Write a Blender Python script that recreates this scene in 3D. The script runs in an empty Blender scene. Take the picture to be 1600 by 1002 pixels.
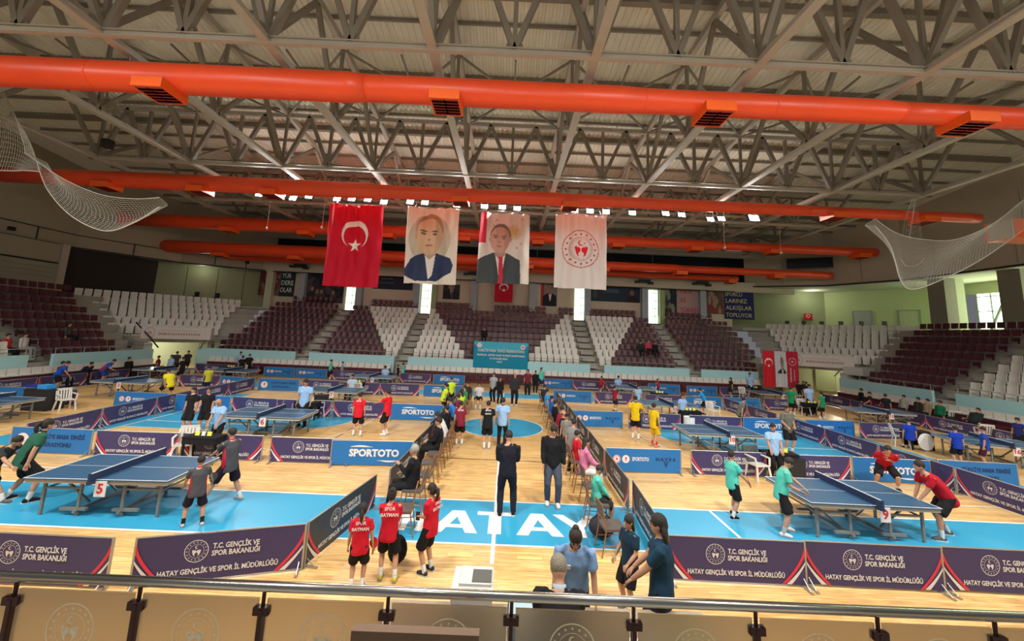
import bpy, bmesh, math, random
import numpy as np
from mathutils import Vector, Matrix
random.seed(7)
rng = np.random.RandomState(5)
C = bpy.context.scene.collection
SC = bpy.context.scene
pi = math.pi

# ------------------------------------------------------------------ camera, world, lights, exposure
F, PITCH, ROLL, YAW, CAMH, CY = 609.8, .142, .0439, .0043, 4.0, 433.4      # pixels / radians / metres
_cy, _sy, _cp, _sp = math.cos(YAW), math.sin(YAW), math.cos(PITCH), math.sin(PITCH)
_fw0 = np.array([_sy, _cy, 0.]); _up0 = np.array([0, 0, 1.]); _rt = np.array([_cy, -_sy, 0.])
FWD = _fw0*_cp+_up0*_sp; _up = _up0*_cp-_fw0*_sp
RGT = _rt*math.cos(ROLL)+_up*math.sin(ROLL); UPV = _up*math.cos(ROLL)-_rt*math.sin(ROLL)
cam = bpy.data.cameras.new('camera'); camo = bpy.data.objects.new('camera', cam); C.objects.link(camo)
cam.sensor_width = 36; cam.sensor_fit = 'HORIZONTAL'; cam.lens = F/1600*36
cam.shift_y = -(501-CY)/1600; cam.clip_end = 300; cam.clip_start = .05
M = Matrix.Identity(4)
for i in range(3):
    M[i][0] = RGT[i]; M[i][1] = UPV[i]; M[i][2] = -FWD[i]
M[2][3] = CAMH
camo.matrix_world = M
SC.camera = camo
SC.view_settings.view_transform = 'Standard'; SC.view_settings.look = 'None'
SC.view_settings.gamma = 1; SC.view_settings.use_curve_mapping = False
SC.view_settings.exposure = -0.06
SC.cycles.use_denoising = True
SC.cycles.max_bounces = 5; SC.cycles.diffuse_bounces = 3; SC.cycles.transmission_bounces = 4
SC.cycles.sample_clamp_indirect = 4
wd = bpy.data.worlds.new('world'); SC.world = wd; wd.use_nodes = True
wd.node_tree.nodes['Background'].inputs[0].default_value = (.93, .96, 1, 1)
wd.node_tree.nodes['Background'].inputs[1].default_value = .16

def ray(px, py):
    return FWD+RGT*(px-800)/F+UPV*(CY-py)/F
def fz(px, py, Z=0.):          # the point at height Z seen in that direction
    d = ray(px, py); t = (Z-CAMH)/d[2]; return (d[0]*t, d[1]*t)
def fy(px, py, Y):             # the point of the plane y = Y seen in that direction
    d = ray(px, py); t = Y/d[1]; return (d[0]*t, CAMH+d[2]*t)

def lamp(name, kind, loc, energy, size=.5, rot=None, size_y=None, color=(1, .96, .9), spot=None, target=None):
    l = bpy.data.lights.new(name, kind); l.energy = energy; l.color = color
    if kind == 'AREA':
        l.shape = 'RECTANGLE'; l.size = size; l.spread = 2.1 if name == 'near_floodlight' else pi; l.size_y = size_y or size
    if kind == 'SPOT':
        l.spot_size = spot or 2.0; l.spot_blend = .6; l.shadow_soft_size = size
    if kind == 'POINT': l.shadow_soft_size = size
    o = bpy.data.objects.new(name, l); C.objects.link(o); o.location = loc
    if target is not None:
        o.rotation_euler = (Vector(target)-Vector(loc)).to_track_quat('-Z', 'Y').to_euler()
    elif rot: o.rotation_euler = rot
    return o
# the near row of hall floodlights, above and behind the viewer
for x in (-22, -13, -4, 5, 14, 23):
    lamp('near_floodlight', 'AREA', (x, 3.5, 12.4), 590, 1.2, target=(x*.8, 12, 0))
    lamp('near_floodlight', 'AREA', (x, -3, 11), 75, 1.2, target=(x*.9, 22, 4))

for x in (-11, 0, 11): lamp('roof_fill_light', 'POINT', (x, 1.5, 9.5), 460, .4)  # added fill that brightens the roof from below, not fixtures of the hall
for y in (17.5, 23.5, 29.5): lamp('daylight_through_window', 'AREA', (38.3, y, 7.5), 260, 4.5, size_y=2.8, color=(.90, 1, .66), target=(30, y, 7.2))
lamp('passage_fill_light', 'POINT', (-28.5, 32.3, 2.2), 260, .3, color=(1, 1, .85)); lamp('passage_fill_light', 'POINT', (27.3, 33.0, 2.2), 420, .3, color=(1, 1, .80))  # point lights added inside the passages to brighten them
lamp('concourse_fill_light', 'POINT', (31.5, 40.2, 9.2), 90, .4, color=(1, 1, .8)); lamp('concourse_fill_light', 'POINT', (-30, 37.8, 9.0), 35, .4, color=(1, 1, .85))  # extra fill added under the concourse ceilings, no fixture built

# ------------------------------------------------------------------ materials
_M = {}
def mat(name, col, rough=.6, metal=0., var=.08, scale=6., bump=0., bscale=40., emit=0., spec=.5, alpha=None, trans=0.):
    if name in _M: return _M[name]
    m = bpy.data.materials.new(name); m.use_nodes = True; nt = m.node_tree; n = nt.nodes; L = nt.links
    p = n['Principled BSDF']; p.inputs['Roughness'].default_value = rough; p.inputs['Metallic'].default_value = metal
    p.inputs['Specular IOR Level'].default_value = spec
    if trans: p.inputs['Transmission Weight'].default_value = trans
    tc = n.new('ShaderNodeTexCoord'); no = n.new('ShaderNodeTexNoise'); no.inputs['Scale'].default_value = scale
    no.inputs['Detail'].default_value = 4
    mr = n.new('ShaderNodeMapRange'); mr.inputs[3].default_value = 1-var; mr.inputs[4].default_value = 1+var
    mx = n.new('ShaderNodeVectorMath'); mx.operation = 'SCALE'; mx.inputs[0].default_value = col[:3]
    L.new(tc.outputs['Object'], no.inputs['Vector']); L.new(no.outputs['Fac'], mr.inputs[0]); L.new(mr.outputs[0], mx.inputs['Scale'])
    L.new(mx.outputs[0], p.inputs['Base Color'])
    if emit:
        L.new(mx.outputs[0], p.inputs['Emission Color']); p.inputs['Emission Strength'].default_value = emit
    if bump:
        nb = n.new('ShaderNodeTexNoise'); nb.inputs['Scale'].default_value = bscale; L.new(tc.outputs['Object'], nb.inputs['Vector'])
        b = n.new('ShaderNodeBump'); b.inputs['Strength'].default_value = bump; b.inputs['Distance'].default_value = .02
        L.new(nb.outputs['Fac'], b.inputs['Height']); L.new(b.outputs[0], p.inputs['Normal'])
    if alpha is not None: p.inputs['Alpha'].default_value = alpha
    _M[name] = m; return m
def cloth(col, name=None):
    k = name or 'cloth_%03d_%03d_%03d' % tuple(int(c*255) for c in col[:3])
    return mat(k, col, rough=.85, var=.12, scale=9, bump=.25, bscale=18, spec=.2)
def vmat(name, rough=.7):     # colour printed on the cloth or board, from the mesh's colour attribute
    if name in _M: return _M[name]
    m = bpy.data.materials.new(name); m.use_nodes = True; nt = m.node_tree; p = nt.nodes['Principled BSDF']
    p.inputs['Roughness'].default_value = rough; p.inputs['Specular IOR Level'].default_value = .2
    a = nt.nodes.new('ShaderNodeVertexColor'); a.layer_name = 'print'; nt.links.new(a.outputs[0], p.inputs['Base Color'])
    _M[name] = m; return m

# ------------------------------------------------------------------ mesh collector
class MB:
    def __init__(s): s.v = []; s.f = []; s.m = []
    def add(s, vs, fs, mi=0):
        b = len(s.v); s.v += [tuple(map(float, v)) for v in vs]; s.f += [tuple(b+i for i in f) for f in fs]; s.m += [mi]*len(fs); return s
    def box(s, c, d, rz=0., mi=0, R=None):
        hx, hy, hz = d[0]/2, d[1]/2, d[2]/2; R = R if R is not None else Matrix.Rotation(rz, 3, 'Z'); c = Vector(c)
        vs = [c+R@Vector((x*hx, y*hy, z*hz)) for z in (-1, 1) for y in (-1, 1) for x in (-1, 1)]
        return s.add(vs, [(0, 2, 3, 1), (4, 5, 7, 6), (0, 1, 5, 4), (2, 6, 7, 3), (0, 4, 6, 2), (1, 3, 7, 5)], mi)
    def bar(s, a, b, w, h=None, mi=0, up=(0, 0, 1)):
        a = Vector(a); b = Vector(b); h = h or w; d = (b-a); L = d.length
        if L < 1e-6: return s
        d.normalize(); u = Vector(up)
        if abs(d.dot(u)) > .98: u = Vector((0, 1, 0))
        x = d.cross(u).normalized(); z = x.cross(d)
        R = Matrix((x, d, z)).transposed()
        return s.box((a+b)/2, (w, L, h), R=R, mi=mi)
    def tube(s, pts, r, n=8, mi=0, caps=True, closed=False):
        P = [Vector(p) for p in pts]; k = len(P); rr = r if isinstance(r, (list, tuple)) else [r]*k
        vs = []; ref = None
        for i in range(k):
            d = (P[(i+1) % k]-P[i-1]) if closed else (P[min(i+1, k-1)]-P[max(i-1, 0)])
            d = d.normalized() if d.length > 1e-9 else Vector((0, 0, 1))
            if ref is None:
                ref = Vector((0, 0, 1)) if abs(d.z) < .9 else Vector((1, 0, 0))
            x = d.cross(ref).normalized(); y = x.cross(d); ref = y
            for j in range(n):
                a = 2*pi*j/n; vs.append(P[i]+x*math.cos(a)*rr[i]+y*math.sin(a)*rr[i])
        fs = []
        for i in range(k if closed else k-1):
            for j in range(n):
                i2 = (i+1) % k; fs.append((i*n+j, i*n+(j+1) % n, i2*n+(j+1) % n, i2*n+j))
        if caps and not closed:
            fs.append(tuple(range(n))[::-1]); fs.append(tuple((k-1)*n+j for j in range(n)))
        return s.add(vs, fs, mi)
    def cyl(s, c, r, h, n=12, mi=0, axis='Z'):
        c = Vector(c); d = {'X': Vector((1, 0, 0)), 'Y': Vector((0, 1, 0)), 'Z': Vector((0, 0, 1))}[axis]*h/2
        return s.tube([c-d, c+d], r, n, mi)
    def ell(s, c, r, n=8, k=6, mi=0, R=None):
        c = Vector(c); R = R or Matrix.Identity(3); vs = [c+R@Vector((0, 0, -r[2]))]
        for i in range(1, k):
            t = -pi/2+pi*i/k
            for j in range(n):
                a = 2*pi*j/n; vs.append(c+R@Vector((r[0]*math.cos(t)*math.cos(a), r[1]*math.cos(t)*math.sin(a), r[2]*math.sin(t))))
        vs.append(c+R@Vector((0, 0, r[2]))); fs = []
        for j in range(n):
            fs.append((0, 1+(j+1) % n, 1+j)); e = len(vs)-1; b = 1+(k-2)*n; fs.append((e, b+j, b+(j+1) % n))
        for i in range(k-2):
            for j in range(n):
                b = 1+i*n; fs.append((b+j, b+(j+1) % n, b+n+(j+1) % n, b+n+j))
        return s.add(vs, fs, mi)
    def prism(s, pts, y0, y1, mi=0):      # polygon in x,z pushed along y
        n = len(pts); vs = [(p[0], y0, p[1]) for p in pts]+[(p[0], y1, p[1]) for p in pts]
        fs = [tuple(range(n)), tuple(range(n, 2*n))[::-1]]+[(i, i+n, (i+1) % n+n, (i+1) % n) for i in range(n)]
        return s.add(vs, fs, mi)
    def slab(s, pts, z0, z1, mi=0):       # polygon in x,y pushed along z
        n = len(pts); vs = [(p[0], p[1], z0) for p in pts]+[(p[0], p[1], z1) for p in pts]
        fs = [tuple(range(n))[::-1], tuple(range(n, 2*n))]+[(i, (i+1) % n, (i+1) % n+n, i+n) for i in range(n)]
        return s.add(vs, fs, mi)
    def mesh(s, name, mats, smooth=False):
        me = bpy.data.meshes.new(name); me.from_pydata(s.v, [], s.f)
        for m in (mats if isinstance(mats, (list, tuple)) else [mats]): me.materials.append(m)
        me.polygons.foreach_set('material_index', s.m)
        bm = bmesh.new(); bm.from_mesh(me); bmesh.ops.recalc_face_normals(bm, faces=bm.faces); bm.to_mesh(me); bm.free()
        if smooth: me.polygons.foreach_set('use_smooth', [True]*len(me.polygons))
        return me
    def build(s, name, mats, parent=None, smooth=False, loc=None):
        return link(name, s.mesh(name, mats, smooth), parent, loc)
def link(name, me, parent=None, loc=None, rz=0.):
    o = bpy.data.objects.new(name, me); C.objects.link(o)
    if parent is not None: o.parent = parent
    if loc is not None: o.location = loc
    if rz: o.rotation_euler = (0, 0, rz)
    return o
_NUM = {str(i+1): w for i, w in enumerate('one two three four five six seven eight nine ten eleven twelve thirteen fourteen fifteen sixteen'.split())}
def words_(t): return ' '.join(_NUM.get(w.rstrip(','), w.rstrip(','))+(',' if w.endswith(',') else '') for w in t.split())
ORD = 'first second third fourth fifth sixth seventh eighth ninth tenth eleventh twelfth thirteenth fourteenth fifteenth sixteenth seventeenth eighteenth nineteenth twentieth twenty-first twenty-second twenty-third twenty-fourth twenty-fifth twenty-sixth'.split()
def tag(o, label=None, cat=None, group=None, kind=None):
    if label: o['label'] = words_(label)
    if cat: o['category'] = cat
    if group: o['group'] = group
    if kind: o['kind'] = kind
    return o
def thing(name, label, cat, loc=(0, 0, 0), rz=0., group=None, kind=None):
    o = bpy.data.objects.new(name, None); o.empty_display_size = .1; C.objects.link(o); o.location = loc; o.rotation_euler = (0, 0, rz)
    return tag(o, label, cat, group, kind)
def dup(o, label, loc, rz=0., group=None):
    c = o.copy(); C.objects.link(c); c.location = loc; c.rotation_euler = (0, 0, rz); c['label'] = words_(label)
    if group: c['group'] = group
    def kids(src, dst):
        for ch in src.children[:]:
            k = ch.copy(); C.objects.link(k); k.parent = dst; kids(ch, k)
    kids(o, c); return c
def struct(name, mb, mats, **k): return tag(mb.build(name, mats, **k), kind='structure')
_T = {}
def text_mesh(txt, size, mtl, bold=.0, depth=.002, w=None, align='CENTER', both=False):
    key = (txt, size, mtl.name, bold, depth, w, align, both)
    if key in _T: return _T[key]
    cu = bpy.data.curves.new('t', 'FONT'); cu.body = txt; cu.size = size; cu.align_x = align; cu.align_y = 'CENTER'
    cu.resolution_u = 2; cu.extrude = depth; cu.offset = bold
    o = bpy.data.objects.new('t', cu); C.objects.link(o); bpy.context.view_layer.update()
    me = bpy.data.meshes.new_from_object(o); bpy.data.objects.remove(o)
    n = len(me.vertices); co = np.empty(n*3); me.vertices.foreach_get('co', co); co = co.reshape(-1, 3)
    if w:
        W = co[:, 0].max()-co[:, 0].min(); co[:, 0] *= w/W
    co = np.stack([co[:, 0], -co[:, 2], co[:, 1]], 1)      # upright, readable from -Y
    me.vertices.foreach_set('co', co.ravel()); me.materials.clear(); me.materials.append(mtl); me.name = 'lettering'; me.update()
    _T[key] = me; return me

# ------------------------------------------------------------------ colours
white = mat('white_paint', (.82, .82, .80)); offwhite = mat('off_white_plastic', (.70, .68, .62), rough=.45)
steelp = mat('beige_grey_steel_paint', (.24, .21, .165), rough=.5, var=.1, scale=2)
steell = mat('light_steel_paint', (.42, .385, .32), rough=.5, scale=2)
decks = mat('roof_deck_sheet', (.80, .79, .69), rough=.5, var=.1, scale=.6)
ductm = mat('orange_duct_fabric', (.88, .08, .018), rough=.38, var=.1, scale=1.2, bump=.15, bscale=5)
ductb = mat('orange_diffuser_box', (.95, .13, .012), rough=.4)
ductd = mat('dark_red_louvre', (.26, .02, .012), rough=.6)
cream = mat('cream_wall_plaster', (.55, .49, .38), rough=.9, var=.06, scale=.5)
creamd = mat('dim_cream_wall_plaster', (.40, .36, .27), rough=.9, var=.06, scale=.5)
greenw = mat('pale_green_wall_paint', (.55, .60, .36), rough=.85, var=.05, scale=.5)
concrete = mat('grey_concrete', (.42, .41, .36), rough=.9, var=.15, scale=1.5, bump=.2)
cyanw = mat('pale_cyan_parapet_paint', (.42, .72, .76), rough=.6, var=.04, scale=1)
black = mat('black_matte', (.012, .012, .014), rough=.6); blackp = mat('black_plastic', (.02, .02, .022), rough=.4)
darkglass = mat('dark_clerestory_glass', (.018, .025, .035), rough=.2)
chrome = mat('brushed_steel', (.55, .55, .54), rough=.28, metal=1., var=.05)
alu = mat('grey_aluminium', (.45, .44, .42), rough=.4, metal=.7)
maroon = mat('maroon_plastic', (.085, .016, .028), rough=.4, var=.12, scale=3)
seatw = mat('white_seat_plastic', (.74, .72, .66), rough=.45, var=.06, scale=3)
wood = mat('brown_wood', (.30, .16, .08), rough=.45, var=.2, scale=4)
# ------------------------------------------------------------------ floor and court markings
def floor_material():
    m = bpy.data.materials.new('parquet_floor'); m.use_nodes = True; nt = m.node_tree; n = nt.nodes; L = nt.links; p = n['Principled BSDF']
    tc = n.new('ShaderNodeTexCoord'); br = n.new('ShaderNodeTexBrick'); br.offset = .37; br.inputs['Scale'].default_value = 1
    br.inputs['Brick Width'].default_value = 1.3; br.inputs['Row Height'].default_value = .065; br.inputs['Mortar Size'].default_value = .002
    br.inputs['Color1'].default_value = (.84, .56, .23, 1); br.inputs['Color2'].default_value = (.66, .40, .145, 1); br.inputs['Mortar'].default_value = (.36, .20, .09, 1)
    mp = n.new('ShaderNodeMapping'); mp.inputs['Scale'].default_value = (1.2, 14, 1)
    no = n.new('ShaderNodeTexNoise'); no.inputs['Scale'].default_value = 2; no.inputs['Detail'].default_value = 5
    big = n.new('ShaderNodeTexNoise'); big.inputs['Scale'].default_value = .7
    L.new(tc.outputs['Object'], br.inputs['Vector']); L.new(tc.outputs['Object'], mp.inputs[0]); L.new(mp.outputs[0], no.inputs['Vector']); L.new(tc.outputs['Object'], big.inputs['Vector'])
    mx = n.new('ShaderNodeMixRGB'); mx.blend_type = 'OVERLAY'; mx.inputs[0].default_value = .8; L.new(br.outputs[0], mx.inputs[1]); L.new(no.outputs['Fac'], mx.inputs[2])
    m2 = n.new('ShaderNodeMixRGB'); m2.blend_type = 'MULTIPLY'; m2.inputs[0].default_value = .25; L.new(mx.outputs[0], m2.inputs[1]); L.new(big.outputs['Fac'], m2.inputs[2])
    hs = n.new('ShaderNodeHueSaturation'); hs.inputs['Value'].default_value = 1.15; L.new(m2.outputs[0], hs.inputs['Color'])
    L.new(hs.outputs[0], p.inputs['Base Color']); p.inputs['Roughness'].default_value = .32; p.inputs['Specular IOR Level'].default_value = .4
    return m
woodf = floor_material()
bluef = mat('sky_blue_court_paint', (.035, .36, .60), rough=.3, var=.05, scale=1.2)
linew = mat('white_court_line_paint', (.86, .86, .84), rough=.4, var=.03)
lined = mat('dark_brown_court_line_paint', (.16, .05, .03), rough=.4); yell = mat('yellow_court_line_paint', (.84, .62, .22), rough=.4)
struct('floor', MB().box((0, 16, -.1), (72, 60, .2)), woodf)
def paint(pts, m, z, name='court_marking'):
    vs = [(x, y, z) for x, y in pts]
    return struct(name, MB().add(vs, [tuple(range(len(vs)))]), m)
def rect(x0, x1, y0, y1, m, z): return paint([(x0, y0), (x1, y0), (x1, y1), (x0, y1)], m, z)
def arc(cx, cy, r, a0, a1, w, m, z, n=40):
    vs = []; fs = []
    for i in range(n+1):
        a = math.radians(a0+(a1-a0)*i/n)
        for q in (r-w, r): vs.append((cx+q*math.cos(a), cy+q*math.sin(a), z))
    for i in range(n): fs.append((2*i, 2*i+1, 2*i+3, 2*i+2))
    return struct('court_marking', MB().add(vs, fs), m)
CX, YC = -.1, 17.52
rect(-17, 17, 8.1, 10.0, bluef, .004); rect(-17, 17, 25.02, 27.0, bluef, .004)
rect(-16.2, -14.03, 12.5, 22.5, bluef, .004); rect(14.03, 16.2, 12.5, 22.5, bluef, .004)
for y in (8.06, 9.99, 25.02, 27.0): rect(-17, 17, y-.03, y+.03, linew, .006)
for x in (-14, 14, -17, 17): rect(x-.03, x+.03, 8.06, 27.0, linew, .0065)
for s in (-1, 1):
    rect(min(s*8.2, s*14), max(s*8.2, s*14), YC-2.45, YC+2.45, bluef, .004)
    for y in (YC-2.45, YC+2.45, YC-1.45, YC+1.45): rect(min(s*8.2, s*14), max(s*8.2, s*14), y-.025, y+.025, linew, .006)
    rect(s*8.2-.025, s*8.2+.025, YC-2.45, YC+2.45, linew, .0065)
    a0 = 90 if s > 0 else -90
    paint([(s*8.2+1.8*math.cos(math.radians(a0+i*9)), YC+1.8*math.sin(math.radians(a0+i*9))) for i in range(21)], bluef, .0045)
    arc(s*8.2, YC, 1.8, a0, a0+180, .05, linew, .007)
    arc(s*12.425, YC, 6.75, a0+14, a0+166, .05, linew, .0068, 60)
    for y in (YC-6.6, YC+6.6): rect(min(s*10.9, s*14), max(s*10.9, s*14), y-.025, y+.025, linew, .006)
    if s > 0: rect(s*5-.03, s*5+.03, 8.1, 9.97, linew, .0068)
paint([(CX+1.8*math.cos(i*pi/32), YC+1.8*math.sin(i*pi/32)) for i in range(64)], bluef, .004)
arc(CX, YC, 1.8, 0, 360, .06, linew, .0062, 96)
rect(CX-.035, CX+.035, 7.45, 14.0, linew, .0063); rect(CX-.03, CX+.03, 21, 27.0, linew, .0063)
for y in (13.05, 22.05): rect(-9, 9, y-.025, y+.025, lined, .0055)
for x in (-9, 9): rect(x-.025, x+.025, 13.05, 22.05, lined, .0056)
for x in (-3.0, -6): rect(x-.02, x+.02, 13.05, 22.05, lined, .0057)
for x0 in (-4.4, -2.3, -.9, .35, 1.6): rect(x0, x0+.45, 7.62, 7.72, yell, .0055)
# HATAY in white block capitals on the blue band
def letters():
    mb = MB(); h0, h1 = 8.46, 9.42; w = .17
    k_ = [0]
    def quad(p): k_[0] += 1; mb.slab([(x, y) for x, y in p], .006, .009+.0004*(k_[0] % 3))
    def L2(x0, y0, x1, y1, t):   # a slanted stroke of horizontal thickness t
        quad([(x0, y0), (x0+t, y0), (x1+t, y1), (x1, y1)])
    x = CX-2.02                                                      # H
    quad([(x, h0), (x+.22, h0), (x+.22, h1), (x, h1)]); quad([(x+.42, h0), (x+.64, h0), (x+.64, h1), (x+.42, h1)]); quad([(x+.22, 8.85), (x+.42, 8.85), (x+.42, 9.02), (x+.22, 9.02)])
    for ax in (CX-1.3, CX+.45):                                      # A
        L2(ax, h0, ax+.34, h1, .24); L2(ax+.72, h0, ax+.38, h1, .24); mb.slab([(ax+.3, 8.66), (ax+.66, 8.66), (ax+.62, 8.8), (ax+.34, 8.8)], .006, .0085)
    x = CX-.13; quad([(x, h0), (x+.27, h0), (x+.27, h1-.15), (x, h1-.15)]); quad([(x-.26, h1-.16), (x+.53, h1-.16), (x+.53, h1), (x-.26, h1)])   # T
    x = CX+1.3; L2(x+.34, 8.86, x-.02, h1, .24); L2(x+.34, 8.86, x+.72, h1, .24); quad([(x+.34, h0), (x+.58, h0), (x+.58, 8.9), (x+.34, 8.9)])  # Y
    return mb
struct('court_marking', letters(), linew)

# ------------------------------------------------------------------ roof deck, trusses, purlins
def roofz(y): return 17.3-.115*max(0, y-16)-.05*max(0, 12-y)
def roof():
    mb = MB(); p = .30; x0 = -38.0; n = int(75/p); ys = [-5, 5, 12, 16, 22, 28, 34, 42.5]; rows = []
    prof = [(0, 0), (.13, 0), (.16, .06), (.27, .06)]
    xs = [(x0+i*p+a, b) for i in range(n) for a, b in prof]; k = len(xs)
    vs = [(x, y, roofz(y)+.12+b) for y in ys for x, b in xs]
    fs = [(j*k+i, j*k+i+1, (j+1)*k+i+1, (j+1)*k+i) for j in range(len(ys)-1) for i in range(k-1)]
    return mb.add(vs, fs)
struct('ceiling', roof(), decks)
TX = [-24.35, -18.98, -13.6, -8.25, -2.85, 2.45, 7.8, 13.3, 18.7, 24.0]
NY = [6.5, 11.55, 16.6, 21.75, 28.6, 34.5, 40]
ZB = 13.0
for k, x in enumerate(TX):
    t = thing('roof_truss', 'steel roof truss running front to back, '+['outermost on the left by the side wall', 'second from the left wall', 'third from the left', 'passing above the left lamps', 'just left of the middle of the hall', 'just right of the middle of the hall', 'second right of the middle', 'third right of the middle', 'fourth right of the middle', 'outermost on the right by the side wall'][k], 'roof truss', (x, 0, 0), group='main roof trusses')
    MB().box((0, 17.5, ZB), (.30, 45, .09)).box((0, 17.5, ZB+.13), (.16, 45, .18)).build('bottom_chord', steell, t)
    mb = MB(); ys = [-5, 12, 16, 40]
    for a, b in zip(ys[:-1], ys[1:]): mb.bar((0, a, roofz(a)-.35), (0, b, roofz(b)-.35), .22, .3)
    mb.build('top_chord', steell, t)
    for i in range(len(NY)-1):
        a, b = NY[i], NY[i+1]; c = (a+b)/2
        for q in (a, b):
            w = MB().bar((0, q, ZB+.2), (0, c, roofz(c)-.45), .18, .18)
            w.box((0, q+(.2 if q == a else -.2), ZB+.28), (.04, .5, .3)); w.build('web_member', steelp, t)
        MB().bar((0, a, ZB+.1), (0, a, roofz(a)-.4), .13).build('web_member', steelp, t)
for k, y in enumerate([11.55, 21.75, 28.6, 38.5]):
    t = thing('cross_truss', 'steel cross truss spanning the hall, '+['nearest to the viewer', 'second from the viewer, beyond the thick front duct', 'above the row of floodlights', 'in front of the dark clerestory glass'][k], 'roof truss', (0, y, 0), group='cross trusses')
    MB().box((-.2, 0, ZB+.02), (48.6, .16, .16)).box((-.2, .0, ZB+.14), (48.6, .26, .03)).build('bottom_chord', steell, t)
    zt = roofz(y)-.45
    MB().box((-.2, 0, zt), (48.6, .2, .24)).build('top_chord', steell, t)
    for i in range(len(TX)-1):
        a, b = TX[i], TX[i+1]; m_ = (a+b)/2; q = (b-a)/4
        mb = MB()
        MB().bar((m_, 0, ZB+.1), (m_-q, 0, zt), .19).build('web_member', steelp, t)
        MB().bar((m_, 0, ZB+.1), (m_+q, 0, zt), .19).build('web_member', steelp, t)
        MB().bar((m_, 0, ZB+.1), (m_, 0, zt), .15).box((m_, 0, ZB+.2), (.55, .05, .28)).build('web_member', steelp, t)
        MB().bar((a+.1, 0, ZB+.1), (m_-q, 0, zt), .20).build('web_member', steelp, t)
        MB().bar((b-.1, 0, ZB+.1), (m_+q, 0, zt), .20).build('web_member', steelp, t)
for k in range(24):                                                     # purlins under the deck
    y = 4+k*1.62; big = k % 3 == 0
    mb = MB().box((-.2, y, roofz(y)+(-.02 if big else .02)), (64, .10, .32 if big else .16))
    if big: mb.box((-.2, y, roofz(y)-.2), (64, .26, .03))
    tag(mb.build('purlin', steelp), kind='structure')
for i in range(len(TX)-1):                                              # diagonal bracing between the trusses
    for j, (a, b) in enumerate(((6.5, 11.5), (16.6, 21.7), (28.6, 34.5))):
        z0, z1 = roofz(a)-.5, roofz(b)-.5
        x0, x1 = TX[i], TX[i+1]; mx_, my_, mz_ = (x0+x1)/2, (a+b)/2, (z0+z1)/2
        mb = MB().bar((x0, a, z0), (x1, b, z1), .09).bar((x1, a, z0), (x0, b, z1), .09)
        mb.box((mx_, my_, mz_), (.45, .45, .04)).bar((mx_, my_, mz_), (mx_, my_-2.5, mz_+.2), .08)
        tag(mb.build('roof_brace', steelp), kind='structure')

# ------------------------------------------------------------------ orange air ducts
def duct(label, y, z, xs, rs, boxes, bw=.95, wires=()):
    t = thing('air_duct', label, 'air duct', (0, y, z), group='orange air ducts')
    for i in range(len(rs)):
        a, b = xs[i], xs[i+1]; r = rs[i]; r2 = rs[i+1] if i+1 < len(rs) else r
        P = [(a, 0, 0)]+[(a+(b-a)*q, 0, 0) for q in (.2, .4, .6, .8)]+[(b-.7, 0, 0), (b, 0, 0)]
        R = [r, r*1.0, r*1.015, r, r*1.01, r, r2]
        m = MB().tube(P, R, 20, caps=(i in (0, len(rs)-1))); m.build('duct_section', ductm, t, smooth=True)
        for q in (0, .5): MB().tube([(a+(b-a)*q, 0, 0), (a+(b-a)*q+.05, 0, 0)], r*1.03, 20).build('duct_band', ductm, t)
    for x in boxes:
        i = max([k for k in range(len(rs)) if xs[k] <= x] or [0]); r = rs[i]
        b = MB().box((x, -.15, -r-.05), (bw, .55*bw/.95+.5, .34)).box((x, 0, -r+.12), (bw*.7, .4, .3)).build('supply_outlet', ductb, t)
        g = MB()
        for q in range(2):
            for w in range(6): g.box((x+(-.25+.5*q)*bw*.9, -.15-.42+.17*w, -r-.225), (bw*.40, .05, .03))
        g.box((x, -.15, -r-.215), (bw*.88, .9, .01)); g.build('louvre', ductd, b)
    for x in wires:
        MB().tube([(x, 0, rs[0]*.9), (x, 0, 1.2)], .012, 5).build('hanging_wire', steell, t)
    return t
duct('thick orange fabric air duct nearest the viewer, crossing the top of the picture', 12.55, 12.2, [-24, -5.2, 4.35, 13.27, 22], [.50, .45, .41, .36], [-12.2, -2.44, 6.71, 15.47], 1.0, (-13.6, -2.85, 7.8))
duct('second orange air duct, running in front of the row of floodlights', 22.9, 12.2, [-31, -8, 6, 18, 28.5], [.48, .40, .34, .30], [-24.5, -18.9, -14.6, -3.2, 3.4, 19.5, 25], .95, (-18.98, -8.25, 2.45, 13.3))
duct('third orange air duct, behind the flags at mid height', 32.6, 12.2, [-32, -12, 6, 18, 31.3], [.55, .48, .42, .36], [-24, -17.5, -10.5, -4, 2.2, 9, 15.6, 22.3, 29.8], 1.0, (-13.6, -2.85, 7.8))
duct('fourth orange air duct, just above the posters of the far wall', 36.0, 10.65, [-34, -12, 6, 16, fy(1298, 430, 36)[0]], [.58, .48, .40, .34], [-27, -20, -12.6, -5.8, 1.6, 8.6, 15.8, 24.8], 1.0, (-8.25, 2.45, 13.3))
duct('lowest and thinnest orange air duct, ending above the pink poster', 38.6, 10.35, [-30, -12, 6, fy(1152, 434, 38.6)[0]], [.36, .32, .28], [-10, -1, 5.4, fy(1140, 434, 38.6)[0]], .8, (-8.25, 2.45))
MB().tube([(-33, 32.6, 12.2), (-34, 33.6, 12.1), (-34.4, 35, 11.2), (-33.5, 36.0, 10.65)], .55, 14).build('duct_elbow', ductm, bpy.data.objects['air_duct.003']).matrix_parent_inverse = Matrix.Translation((0, -36.0, -10.65))
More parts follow.
